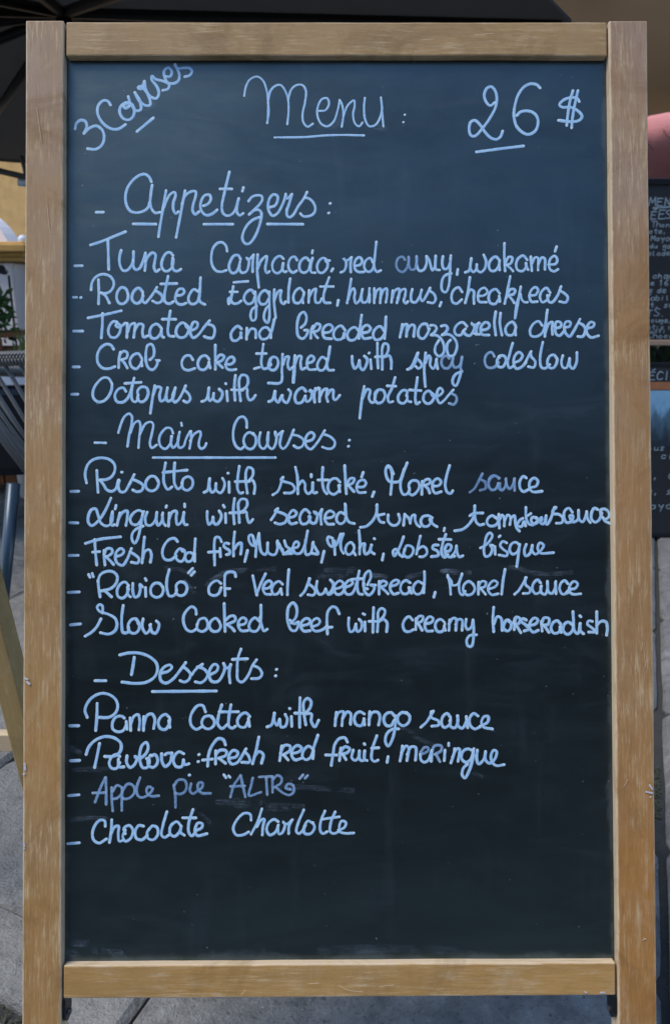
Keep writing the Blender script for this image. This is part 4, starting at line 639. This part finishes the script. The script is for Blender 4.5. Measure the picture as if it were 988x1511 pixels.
WEAR = """fleck|3.5|1.00|25,7172 47,7180/47,7209 69,7231
fleck|3.5|1.00|21,8088 28,8146/14,8197
fleck|2.6|1.00|17,8928 24,8964/17,8993
fleck|2.6|1.00|6741,8344 6770,8388/6703,8417 6769,8432/6747,8475
fleck|2.6|1.00|6193,10557 6237,10558/6026,10549 6040,10557
scratch|0.9|1.00|3390,10461 3477,10512 3644,10535
scratch|0.9|1.00|2336,10563 2387,10506
scratch|0.9|1.00|6659,9975 6681,9997/6644,10004 6688,9983
scratch|0.9|1.00|3062,10445 3172,10438/3826,10478 3972,10465
scratch|0.7|1.00|6462,8357 6507,8285/6667,6899 6682,6811/6702,7082 6717,7009
scratch|0.7|1.00|127,973 180,1346/241,2016 272,2351
scratch|0.7|1.00|4908,165 5116,150/4313,225 4461,210/1938,136 2160,120/1049,226 1234,233"""
for line in WEAR.strip().split('\n'):
    head, wd, op, body = line.split('|')
    for s_ in body.split('/'):
        P = [tuple(int(t) for t in q.split(',')) for q in s_.split()]
        ink = Ink(); ink.stroke([(x/1e4-.34, LS-y/1e4) for x, y in P], float(wd)*.000735, 1, h=.00008)
        ink.build('paint_fleck' if head == 'fleck' else 'scratch', M[head], sign, (0, -.0009, 0))
# folding rear frame, hinges and brace plates
rear = mk('rear_frame', None, None, sign, (0, .028, LS-.05), (R(34), 0, 0))
for sx in (-1, 1):
    box('rear_leg', .036, .022, 1.17, (sx*.285, .012, -.585), M['tan'], rear, .0015)
box('rear_rail', .53, .018, .04, (0, .012, -.95), M['tan'], rear, .0015)
box('rear_rail', .53, .018, .04, (0, .012, -.06), M['tan'], rear, .0015)
for sx in (-1, 1):
    box('hinge', .03, .004, .06, (sx*.285, .0265, LS-.05), M['metal'], sign, .001)
    # rounded brace plate on the inner side of the stile
    bm = bmesh.new(); pr = []
    for k in range(20):
        a = 2*math.pi*k/20; pr.append((math.cos(a)*.0105, math.sin(a)*.0105+(0.008 if math.sin(a) > 0 else -.004)))
    fr = [bm.verts.new((-.0018, y, z)) for y, z in pr]; bk = [bm.verts.new((.0018, y, z)) for y, z in pr]
    bm.faces.new(fr); bm.faces.new(bk[::-1])
    for k in range(20): bm.faces.new((fr[k], fr[(k+1) % 20], bk[(k+1) % 20], bk[k]))
    pl = mk('brace_plate', bm_mesh(bm, 'brace_plate'), M['metal'], sign, (sx*(W/2-SW-.0022), .0135, LS-1.0745))
    bm = bmesh.new(); bmesh.ops.create_cone(bm, cap_ends=True, segments=14, radius1=.0036, radius2=.0028, depth=.003, matrix=Matrix.Rotation(math.pi/2, 4, 'Y'))
    mk('rivet', bm_mesh(bm, 'rivet'), M['strut'], pl, (-sx*.003, 0, -.006))
box('brace_bar', .030, .010, .0035, (W/2-SW-.0175, .016, LS-1.0632), M['metal'], sign, .0006, (0, R(-2), 0))

# ================================================================= left side
# rope backed chair
CH = Vector((-.505, 1.56, 0))
chair = thing('rope_chair', 'grey corded garden chair with splayed blue grey legs, left behind the big menu board', 'chair', CH)
def ringp(phi, rx, ry, z): return Vector((rx*math.cos(phi), ry*math.sin(phi), z))
PH0, PH1 = R(112), R(428)
def lerp(a, b, t): return a+(b-a)*t
rimpts = [ringp(lerp(PH0, PH1, i/48), .50, .40, .755-.055*math.sin(lerp(PH0,PH1,i/48))) for i in range(49)]
mk('rim', tube_me(rimpts, .0125, 10), M['cord'], chair)
wr = bmesh.new()
for i in range(0, 300):                                     # cord wound round the rim
    t = i/299; phi = lerp(PH0, PH1, t); c = ringp(phi, .50, .40, .755-.055*math.sin(phi))
    tg = Vector((-math.sin(phi)*.50, math.cos(phi)*.40, 0)).normalized(); x = tg.cross(Vector((0,0,1))); y = Vector((0,0,1))
    tube_me([c+(x*math.cos(a)+y*math.sin(a))*.0145+tg*.0008*a for a in [k*2*math.pi/8 for k in range(9)]], .0032, 4, bm=wr)
mk('rim_winding', bm_mesh(wr, 'winding', True), M['cord'], chair, stuff=True)
mk('seat_ring', tube_me([ringp(2*math.pi*i/40, .325, .27, .46) for i in range(40)], .012, 8, closed=True), M['tube'], chair)
sb = bmesh.new(); bmesh.ops.create_circle(sb, cap_ends=True, segments=40, radius=1, matrix=Matrix.Diagonal((.315,.26,1,1)))
bmesh.ops.solidify(sb, geom=sb.faces[:], thickness=.03)
mk('seat', bm_mesh(sb, 'seat'), M['cord'], chair, (0,0,.462))
NC = 60
for i in range(NC):
    phi = lerp(PH0+.05, PH1-.05, i/(NC-1)); ph2 = phi-.12*math.sin(phi)
    a = ringp(phi, .50, .40, .750-.055*math.sin(phi)); b = ringp(ph2, .325, .27, .47)
    if math.sin(phi) > .30: continue
    mk('cord', tube_me([a, a.lerp(b, .5)+Vector((0,0,-.004)), b], .0052, 6), M['cord'], chair)
for sx, sy in ((-1,-1), (1,-1), (-1,1), (1,1)):
    mk('leg', tube_me([Vector((sx*.300, sy*.22, .485)), Vector((sx*.365, sy*.29, 0))], .0165, 14, taper=.72), M['tube'], chair)

bc = thing('black_armchair', 'black lounge armchair in the shade behind the grey corded chair', 'chair', (-1.45, 2.75, 0), (0,0,R(14)))
box('seat', .75, .7, .16, (0,0,.34), M['metal'], bc, .03); box('backrest', .75, .10, .34, (0,-.32,.44), M['metal'], bc, .03)
for sx in (-1, 1):
    box('armrest', .08, .66, .06, (sx*.36,0,.54), M['metal'], bc, .02); box('side_panel', .06, .62, .20, (sx*.36,0,.43), M['metal'], bc, .01)
    for sy in (-1, 1): box('leg', .05, .05, .27, (sx*.32, sy*.28, .135), M['metal'], bc, .005)
# wooden stand with a slanting post
stand = thing('wooden_stand', 'pale wooden stand with a slanting square post beside the left stile of the big board', 'stand', (-.762, .43, 0))
def post(x0, z0, x1, z1, wx, wy, name):
    d = Vector((x1-x0, 0, z1-z0)); L = d.length
    return box(name, wx, wy, L, ((x0+x1)/2, 0, (z0+z1)/2), M['pale'], stand, .002, (0, math.atan2(d.x, d.z), 0))
post(.222, .93, .342, 0, .031, .044, 'post')
post(-.222, .93, -.342, 0, .031, .044, 'post')
box('stretcher', .585, .018, .028, (-.012, .008, .298), M['pale'], stand, .0015)
box('crossbar', .50, .03, .04, (0, 0, .93), M['pale'], stand, .0015)

# planter with its plant
def leaves(bm, c, rad, n, L, wd, rn, up=.3):
    for _ in range(n):
        u = Vector((rn.gauss(0,1), rn.gauss(0,1), rn.gauss(0,1))).normalized()*rn.random()**.4
        p = Vector(c)+Vector((u.x*rad[0], u.y*rad[1], u.z*rad[2]))
        d = (u+Vector((rn.uniform(-.6,.6), rn.uniform(-.6,.6), rn.uniform(-.5,.5)+up))).normalized()
        s = d.cross(Vector((rn.uniform(-1,1), rn.uniform(-1,1), .5))).normalized(); l = L*rn.uniform(.6,1.3)
        v = [bm.verts.new(p), bm.verts.new(p+d*l*.45+s*l*wd), bm.verts.new(p+d*l), bm.verts.new(p+d*l*.45-s*l*wd)]
        bm.faces.new(v)
pl = thing('planter_box', 'reddish brown slatted wooden planter below the leafy plant', 'planter', (-1.80, 3.4, 0))
for k in range(9): box('slat', .052, .014, .70, (-.24+k*.058, -.17, .40), M['terra'], pl, .002)
box('liner', .50, .30, .66, (0, 0, .37), M['terra'], pl, .004)
box('top_trim', .56, .38, .022, (0, 0, .765), M['terra'], pl, .003)
rl = random.Random(11)
plant = thing('leafy_plant', 'green bushy plant growing in the slatted planter', 'plant', (-1.80, 3.4, .77))
bm = bmesh.new()
for k in range(34): leaves(bm, (rl.uniform(-.25,.17), rl.uniform(-.15,.12), rl.uniform(.0,.19)), (.09,.09,.07), 60, .05, .28, rl)
for k in range(60):
    a = rl.uniform(-.1, .24); leaves(bm, (a, -.17+rl.uniform(-.03,.03), rl.uniform(-.03,.10)), (.03,.03,.04), 5, .05, .2, rl, -.6)
mk('foliage', bm_mesh(bm, 'foliage'), M['leafa'], plant)
mk('stem', tube_me([(0,0,0), (.01,.0,.1), (.03,.01,.2)], .012, 6, taper=.5), M['terra'], plant)
sp_ = thing('spiky_plant', 'small yellow green spiky plant in a pot between planter and big board', 'plant', (-1.42, 3.2, 0))
bm = bmesh.new(); bmesh.ops.create_cone(bm, cap_ends=True, segments=20, radius1=.10, radius2=.14, depth=.62, matrix=Matrix.Translation((0,0,.31)))
mk('pot', bm_mesh(bm, 'pot', True), M['white'], sp_)
bm = bmesh.new()
for k in range(46):
    a = rl.uniform(0, 6.28); el = rl.uniform(.2, 1.3); L = rl.uniform(.16, .27); p = Vector((rl.uniform(-.05,.05), rl.uniform(-.05,.05), .60))
    d = Vector((math.cos(a)*math.cos(el), math.sin(a)*math.cos(el), math.sin(el))); s = Vector((-math.sin(a), math.cos(a), 0))*.007
    q = p+d*L*.6; e = p+d*L+Vector((0,0,-.06*math.cos(el)))
    A = [bm.verts.new(p-s), bm.verts.new(p+s), bm.verts.new(q+s), bm.verts.new(q-s), bm.verts.new(e)]
    bm.faces.new((A[0], A[1], A[2], A[3])); bm.faces.new((A[3], A[2], A[4]))
mk('blade_leaves', bm_mesh(bm, 'blades'), M['leafb'], sp_)

# pedestal pier with ochre cornice, white arch piece on it
pier = thing('pedestal', 'white rendered pedestal with an ochre moulded cornice behind the plants', 'pedestal', (-3.595, 7.983, -.563)); pier.scale = (1.6,)*3
box('shaft', .62, .5, 1.14, (0, 0, .57), M['white'], pier, .01)
for z, s, h in ((1.160, .66, .028), (1.186, .70, .026), (1.222, .76, .048), (1.251, .72, .016)):
    box('cornice', s+.05, s-.1, h, (0.02, 0, z), M['cornice'], pier, .008)
box('sidewall', 1.6, .3, 1.12, (1.08, .25, .56), M['white'], pier, .01)
box('coping', 1.6, .42, .075, (1.09, .25, 1.20), M['cornice'], pier, .02)
arch = thing('white_arch', 'white rounded stone arch piece standing above the ochre cornice', 'stonework', (-4.187, 8.703, -.563)); arch.scale = (1.6,)*3
bm = bmesh.new(); pr = [(-.5, 0), (.47, 0)]+[(.47*math.cos(a), 1.2+.45*math.sin(a)) for a in [i*math.pi/26 for i in range(27)]]+[(-.47, 0)]
pr = [(.47,0)]+[(.47*math.cos(i*math.pi/26), 1.16+.42*math.sin(i*math.pi/26)) for i in range(27)]+[(-.47,0)]
f1 = [bm.verts.new((x, -.12, z)) for x, z in pr]; f2 = [bm.verts.new((x, .12, z)) for x, z in pr]
bm.faces.new(f1); bm.faces.new(f2[::-1])
for k in range(len(pr)): bm.faces.new((f1[k], f1[(k+1) % len(pr)], f2[(k+1) % len(pr)], f2[k]))
mk('stone', bm_mesh(bm, 'stone'), M['white'], arch)
gl = thing('globe_lamp', 'small pale blue glass globe on the ochre cornice', 'lamp', (-3.123, 7.983, 1.429)); gl.scale = (1.6,)*3
bm = bmesh.new(); bmesh.ops.create_uvsphere(bm, u_segments=16, v_segments=10, radius=.028, matrix=Matrix.Translation((0,0,.045)))
mk('globe', bm_mesh(bm, 'globe', True), M['lampw'], gl)
bm = bmesh.new(); bmesh.ops.create_cone(bm, cap_ends=True, segments=14, radius1=.022, radius2=.016, depth=.022, matrix=Matrix.Translation((0,0,.009)))
mk('base', bm_mesh(bm, 'base'), M['metal'], gl)
kn = thing('garden_spotlight', 'black round spotlight on a thin stem above the leafy plant', 'lamp', (-1.75, 3.85, 0))
mk('stem', tube_me([(.03,.02,0), (.02,.02,1.05)], .006, 8), M['metal'], kn)
bm = bmesh.new(); bmesh.ops.create_cone(bm, cap_ends=True, segments=20, radius1=.018, radius2=.024, depth=.05, matrix=Matrix.Translation((0,0,1.075)) @ Matrix.Rotation(R(80), 4, 'X'))
mk('head', bm_mesh(bm, 'head'), M['metal'], kn)
wall = thing('ochre_building', 'ochre rendered building wall with rough plaster at the far left', 'building', (-6.4, 11.6, 0))
bm = box_bm(8.5, .5, 5.2, 0, c=(0,0,2.6)); mk('wall', bm_mesh(bm), M['ochre'], wall)
box('plinth', 8.5, .06, .5, (0, -.281, .25), M['cornice'], wall)
box('shutter', .9, .05, 1.5, (-1.7, -.277, 2.0), M['terra'], wall, .01)

opp = thing('unseen_building', 'ochre two storey building added out of view across the street for the board to reflect', 'building', (0, -10.5, 0))  # unseen building added behind the camera to darken the board's lower reflection
box('wall', 34, .5, 6.2, (0, 0, 3.1), M['tan'], opp)
box('roof', 34.8, 1.4, .22, (0, .1, 6.32), M['terra'], opp, .02)
for zz in (1.5, 4.5):
    for k in range(11):
        w_ = box('window', 1.1, .06, 1.7, (-15+k*3, .282, zz), M['metal'], opp, .01)
        box('shutter', .5, .05, 1.7, (-.82, .03, 0), M['terra'], w_, .01); box('shutter', .5, .05, 1.7, (.82, .03, 0), M['terra'], w_, .01)

# ================================================================= parasol
par = thing('parasol', 'huge charcoal parasol with black ribs spreading above and behind the big board', 'parasol', (-1.50, 4.46, 0))
NR = 12; RR = 2.80; zh, ze = 2.52, 2.10
cv = bmesh.new(); hub = cv.verts.new((0,0,zh)); rings = []
for j in range(1, 7):
    ring = []
    for i in range(NR*4):
        a = 2*math.pi*i/(NR*4)+R(5.0); f = (i % 4)/4; r = RR*j/6*(1-.006*math.sin(math.pi*f))
        ring.append(cv.verts.new((r*math.cos(a), r*math.sin(a), lerp(zh, ze, j/6)-.012*math.sin(math.pi*f)*j/6)))
    rings.append(ring)
NN = NR*4
for i in range(NN): cv.faces.new((hub, rings[0][i], rings[0][(i+1) % NN]))
for j in range(5):
    for i in range(NN): cv.faces.new((rings[j][i], rings[j+1][i], rings[j+1][(i+1) % NN], rings[j][(i+1) % NN]))
vl = [cv.verts.new((v.co.x*1.002, v.co.y*1.002, v.co.z-.02)) for v in rings[-1]]
for i in range(NN): cv.faces.new((rings[-1][i], vl[i], vl[(i+1) % NN], rings[-1][(i+1) % NN]))
bmesh.ops.solidify(cv, geom=cv.faces[:], thickness=.003)
mk('canopy', bm_mesh(cv, 'canopy'), M['canopy'], par)
for i in range(NR):
    a = 2*math.pi*i/NR+R(5.0); c, s = math.cos(a), math.sin(a)
    me = tube_me([(c*.05, s*.05, zh-.05), (c*RR*.985, s*RR*.985, ze-.03)], .030, 6)
    mk('rib', me, M['rib'], par)
mk('pole', tube_me([(0,0,.05), (0,0,zh-.02)], .035, 16), M['rib'], par)
bm = bmesh.new(); bmesh.ops.create_cone(bm, cap_ends=True, segments=20, radius1=.07, radius2=.05, depth=.10, matrix=Matrix.Translation((0,0,zh-.42)))
mk('hub', bm_mesh(bm, 'hub'), M['rib'], par)
box('base', .7, .7, .07, (0, 0, .04), M['metal'], par, .01)
arm = thing('awning_arm', 'thin grey metal arm crossing in front of the ochre wall', 'awning arm', (-1.48, 3.4, 0))
mk('bar', tube_me([(-.9, -.02, 1.62), (-.06, 0, 1.504), (.10, 0, 1.468)], .0135, 8), M['strut'], arm)
mk('joint', tube_me([(.02, 0, 1.455), (.10, 0, 1.448)], .017, 10), M['lampw'], arm)
mk('bracket', tube_me([(.045, 0, 1.57), (.06, .01, 1.44)], .010, 8), M['strut'], arm)
mk('post', tube_me([(.10, .02, 0), (.10, .02, 1.62)], .018, 10), M['rib'], arm)

# ================================================================= right side
aw = thing('brown_awning', 'dark brown canvas awning at the upper right behind the big board', 'awning', (3.6, 5.2, 0))
bm = bmesh.new(); pts = []
for i in range(25):
    x = -3.1+i*.26; sag = .025*math.sin(i*1.3); pts.append([(x, -.7+sag*.3, 1.92+.0*x), (x, -.7, 2.10), (x, -.2, 2.55+sag*.3), (x, .9, 3.2), (x, 1.6, 3.5)])
V = [[bm.verts.new(p) for p in c] for c in pts]
for i in range(24):
    for j in range(4): bm.faces.new((V[i][j], V[i+1][j], V[i+1][j+1], V[i][j+1]))
bmesh.ops.solidify(bm, geom=bm.faces[:], thickness=.004)
mk('canvas', bm_mesh(bm, 'canvas', True), M['brown'], aw)
for x in (-3.0, 2.9): mk('support', tube_me([(x, .6, 0), (x, .6, 3.0)], .03, 10), M['rib'], aw)
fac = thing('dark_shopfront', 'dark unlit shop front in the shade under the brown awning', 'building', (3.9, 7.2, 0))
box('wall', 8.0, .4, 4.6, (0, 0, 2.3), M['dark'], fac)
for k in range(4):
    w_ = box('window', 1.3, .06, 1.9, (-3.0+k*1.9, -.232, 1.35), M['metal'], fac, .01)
# pink gathered shade
pk = thing('pink_shade', 'pink gathered fabric shade hanging below the brown awning', 'lampshade', (1.60, 3.2, 0))
bm = bmesh.new(); rows = []
for j in range(15):
    t = j/14; z = 1.665-t*.26; r = .325*(math.sin(math.pi*(.36+.60*t))**.75)
    rows.append([bm.verts.new(((r+.007*math.sin(i*2.1+6*t)+.006*noise.noise(Vector((i*.9, j*.8, 1))))*math.cos(2*math.pi*i/48),
                               (r+.007*math.sin(i*2.1+6*t))*math.sin(2*math.pi*i/48), z+.006*math.sin(i*.7))) for i in range(48)])
for j in range(14):
    for i in range(48): bm.faces.new((rows[j][i], rows[j][(i+1) % 48], rows[j+1][(i+1) % 48], rows[j+1][i]))
bm.faces.new(rows[-1]); bm.faces.new(rows[0][::-1])
mk('fabric', bm_mesh(bm, 'fabric', True), M['pink'], pk)
for i in range(20):
    a = 2*math.pi*i/20+.35
    mk('fold_seam', tube_me([(.295*math.cos(a), .295*math.sin(a), 1.665), (.332*math.cos(a+.12), .332*math.sin(a+.12), 1.60), (.318*math.cos(a+.3), .318*math.sin(a+.3), 1.53)], .0018, 5), M['terra'], pk)
mk('wire', tube_me([(0,0,1.69), (0,0,2.6)], .004, 6), M['metal'], pk)
# hedge in the gap
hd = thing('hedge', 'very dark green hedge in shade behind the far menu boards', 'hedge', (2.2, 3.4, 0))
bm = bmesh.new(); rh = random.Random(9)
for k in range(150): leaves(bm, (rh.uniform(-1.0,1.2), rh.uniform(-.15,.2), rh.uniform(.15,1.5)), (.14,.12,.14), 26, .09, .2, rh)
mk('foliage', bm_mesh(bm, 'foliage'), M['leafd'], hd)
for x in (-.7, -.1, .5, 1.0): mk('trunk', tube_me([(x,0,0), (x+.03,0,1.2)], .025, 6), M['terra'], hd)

# simple written alphabet for the far boards
FONT = {'a':'8,5 3,6 1,3 2,0 6,0 8,4 / 8,6 8,0','b':'1,10 1,0 6,0 8,3 6,6 1,5','c':'8,5 4,6 1,3 3,0 8,1','d':'8,4 4,6 1,3 3,0 7,1 8,4 / 8,10 8,0','e':'1,3 7,4 7,6 3,6 1,3 3,0 8,1',
'f':'8,9 5,10 4,6 4,-2 / 1,5 7,5','g':'8,5 4,6 1,4 3,1 8,3 / 8,6 8,-3 4,-5 2,-3','h':'1,10 1,0 / 1,4 5,6 8,4 8,0','i':'4,6 4,0 / 4,8','l':'3,10 3,1 6,0','m':'1,6 1,0 / 1,4 3,6 5,4 5,0 / 5,4 7,6 9,4 9,0',
'n':'1,6 1,0 / 1,4 5,6 8,4 8,0','o':'5,6 1,4 2,0 6,0 8,3 5,6','p':'1,6 1,-4 / 1,5 5,6 8,3 5,0 1,1','r':'2,6 2,0 / 2,4 4,6 8,6','s':'8,6 3,6 3,3 7,2 6,0 1,0','t':'4,10 4,1 7,0 / 1,6 8,6','u':'1,6 1,1 4,0 8,3 / 8,6 8,0',
'v':'1,6 4,0 8,6','y':'1,6 4,2 8,6 / 8,6 4,-4','j':'5,6 5,-3 2,-4','x':'1,6 8,0 / 8,6 1,0',',':'3,1 2,-2','.':'3,0','-':'1,4 6,4',"'":'3,9 2,7','&':'8,0 2,7 5,10 6,7 1,3 3,0 8,4',
'M':'0,0 1,12 / 1,12 5,4 / 5,4 9,12 / 9,12 10,0','E':'9,11 1,11 / 1,11 1,0 / 1,0 9,0 / 1,6 7,6','N':'1,0 1,12 / 1,12 9,0 / 9,0 9,12','U':'1,12 1,3 5,0 9,3 9,12','R':'1,0 1,11 / 1,11 7,11 8,8 2,6 / 3,6 9,0','T':'0,11 10,11 / 5,11 5,0',
'S':'9,10 5,12 1,9 5,6 9,3 5,0 1,1','C':'9,10 5,12 1,7 2,1 6,0 9,2','D':'1,0 1,11 6,10 9,6 6,1 1,0','P':'1,0 1,11 7,11 8,7 1,5','L':'1,11 1,0 8,0','A':'0,0 5,12 / 5,12 10,0 / 2,4 8,4','I':'4,11 4,0','1':'2,8 4,11 4,0','6':'7,11 2,7 1,2 5,0 8,3 2,5','G':'9,10 5,12 1,7 2,1 7,0 9,5 6,5'}
def write(parent, text, x, z, u, wd=.0045, label=None):
    ink = Ink(); cx_ = x
    rj = random.Random(len(text)*7+int(z*1000)); wd *= .85
    for ch in text:
        if ch == ' ': cx_ += u*.8; continue
        acc = ch == '#'; g = FONT['E' if acc else ch]; sc = u/10*rj.uniform(.82, 1.12); z += rj.uniform(-.0012, .0012)
        for s_ in g.split('/'):
            P = [tuple(float(t) for t in q.split(',')) for q in s_.split()]
            ink.stroke([(cx_+px_*sc+.04*pz_*sc, z+pz_*sc) for px_, pz_ in P], wd, step=.004, h=.0006)
        if acc: ink.stroke([(cx_+5*sc, z+13.5*sc), (cx_+9*sc, z+15.5*sc)], wd, step=.004, h=.0006)
        cx_ += u*rj.uniform(.98, 1.2)
    o = ink.build('lettering', M['farink'], parent, (0, 0, 0))
    return o
fb = thing('far_menu_board', 'small black menu board headed MENU, with a tan edge, hung behind the right stile', 'menu board', (1.45, 2.6, 0))
box('panel', .62, .014, .575, (0, .007, 1.056), M['board'], fb)
box('frame_rail', .66, .024, .022, (0, .004, .760), M['tan'], fb, .003)
box('frame_rail', .66, .024, .022, (0, .004, 1.354), M['metal'], fb, .003)
for sx in (-1, 1):
    box('frame_stile', .022, .024, .57, (sx*.321, .004, 1.056), M['tan'], fb, .003)
    box('post', .03, .03, 1.36, (sx*.321, .032, .68), M['metal'], fb, .003)
pf = mk('writing_surface', bm_mesh(box_bm(.60, .002, .55)), M['board'], fb, (0, -.0015, 1.056))
def far(px0, py, text, u, board_y=2.6, org=None, P=None, shift=0, wd=.0045):
    pass
# x positions are board-local metres; first visible letters sit just right of the big board's stile
for text, x, z, u, wd in ((".", -.268, 1.265, .028, .006), ("MENU", -.252, 1.268, .028, .0055), ("ENTR#ES-", -.360, 1.222, .0265, .005),
    ("du Thon", -.36+.07, 1.192, .017, .004), ("pate, houmous", -.262, 1.168, .017, .004), ("Mayon, verte", -.232, 1.142, .017, .004),
    ("du gala", -.235, 1.116, .016, .004), ("salade, Gre", -.262, 1.090, .017, .004),
    ("champi", -.212, 1.004, .019, .0045), ("ine 16 aoust", -.258, .978, .018, .0045), ("nos de veau", -.262, .950, .018, .0045), ("Cabillau", -.230, .923, .018, .004), ("art, sauce", -.250, .896, .018, .004),
    ("DESSERTS.", -.370, .862, .0235, .0045), ("rouge, r", -.218, .838, .016, .004), ("antis mo", -.232, .814, .016, .0035), ("crusti", -.232, .798, .014, .003), ("Chocolat", -.208, .779, .019, .004)):
    write(pf, text, x, z-1.056, u, wd).location = (0, -.0011, 0)
ink = Ink(); ink.stroke([(-.235, .204), (-.09, .212)], .006, step=.004, h=.0006); ink.build('underline', M['farink'], pf, (0, -.0011, 0))
lb = thing('lower_menu_board', 'low dark menu board with a blue sky reflection painted on its face, on the paving at the right', 'menu board', (1.50, 2.45, 0), (R(-6), 0, 0))
pl2 = box('panel', .60, .02, .66, (0, .01, .345), M['board'], lb, .002)
for sx in (-1, 1): box('frame_stile', .024, .03, .70, (sx*.312, .012, .35), M['metal'], lb, .003)
box('frame_rail', .60, .028, .02, (0, .012, .683), M['metal'], lb, .003); box('frame_rail', .60, .028, .02, (0, .012, .012), M['metal'], lb, .003)
bp = mk('reflection_panel', bm_mesh(box_bm(.58, .002, .22)), M['blue'], lb, (0, -.0015, .475))  # thin sheet carrying the painted sky reflection
box('band', .58, .003, .03, (0, -.002, .603), M['terra'], lb)
wf = mk('writing_surface', bm_mesh(box_bm(.58, .002, .001)), M['board'], lb, (0, -.0016, .01))
for text, x, z, u, wd in (("SP#CIAL", -.330, .628, .027, .005), ("tous les", -.285, .352, .022, .004), ("cream", -.205, .318, .026, .005), ("f, cre", -.265, .240, .030, .005), ("se, salade", -.285, .175, .026, .0045), ("mayon", -.262, .118, .027, .0045)):
    if z < .6: write(wf, text, x, z-.01, u, wd).location = (0, -.0011, 0)
    else: write(wf, text, x, z-.01, u, wd).location = (0, -.0011, 0)
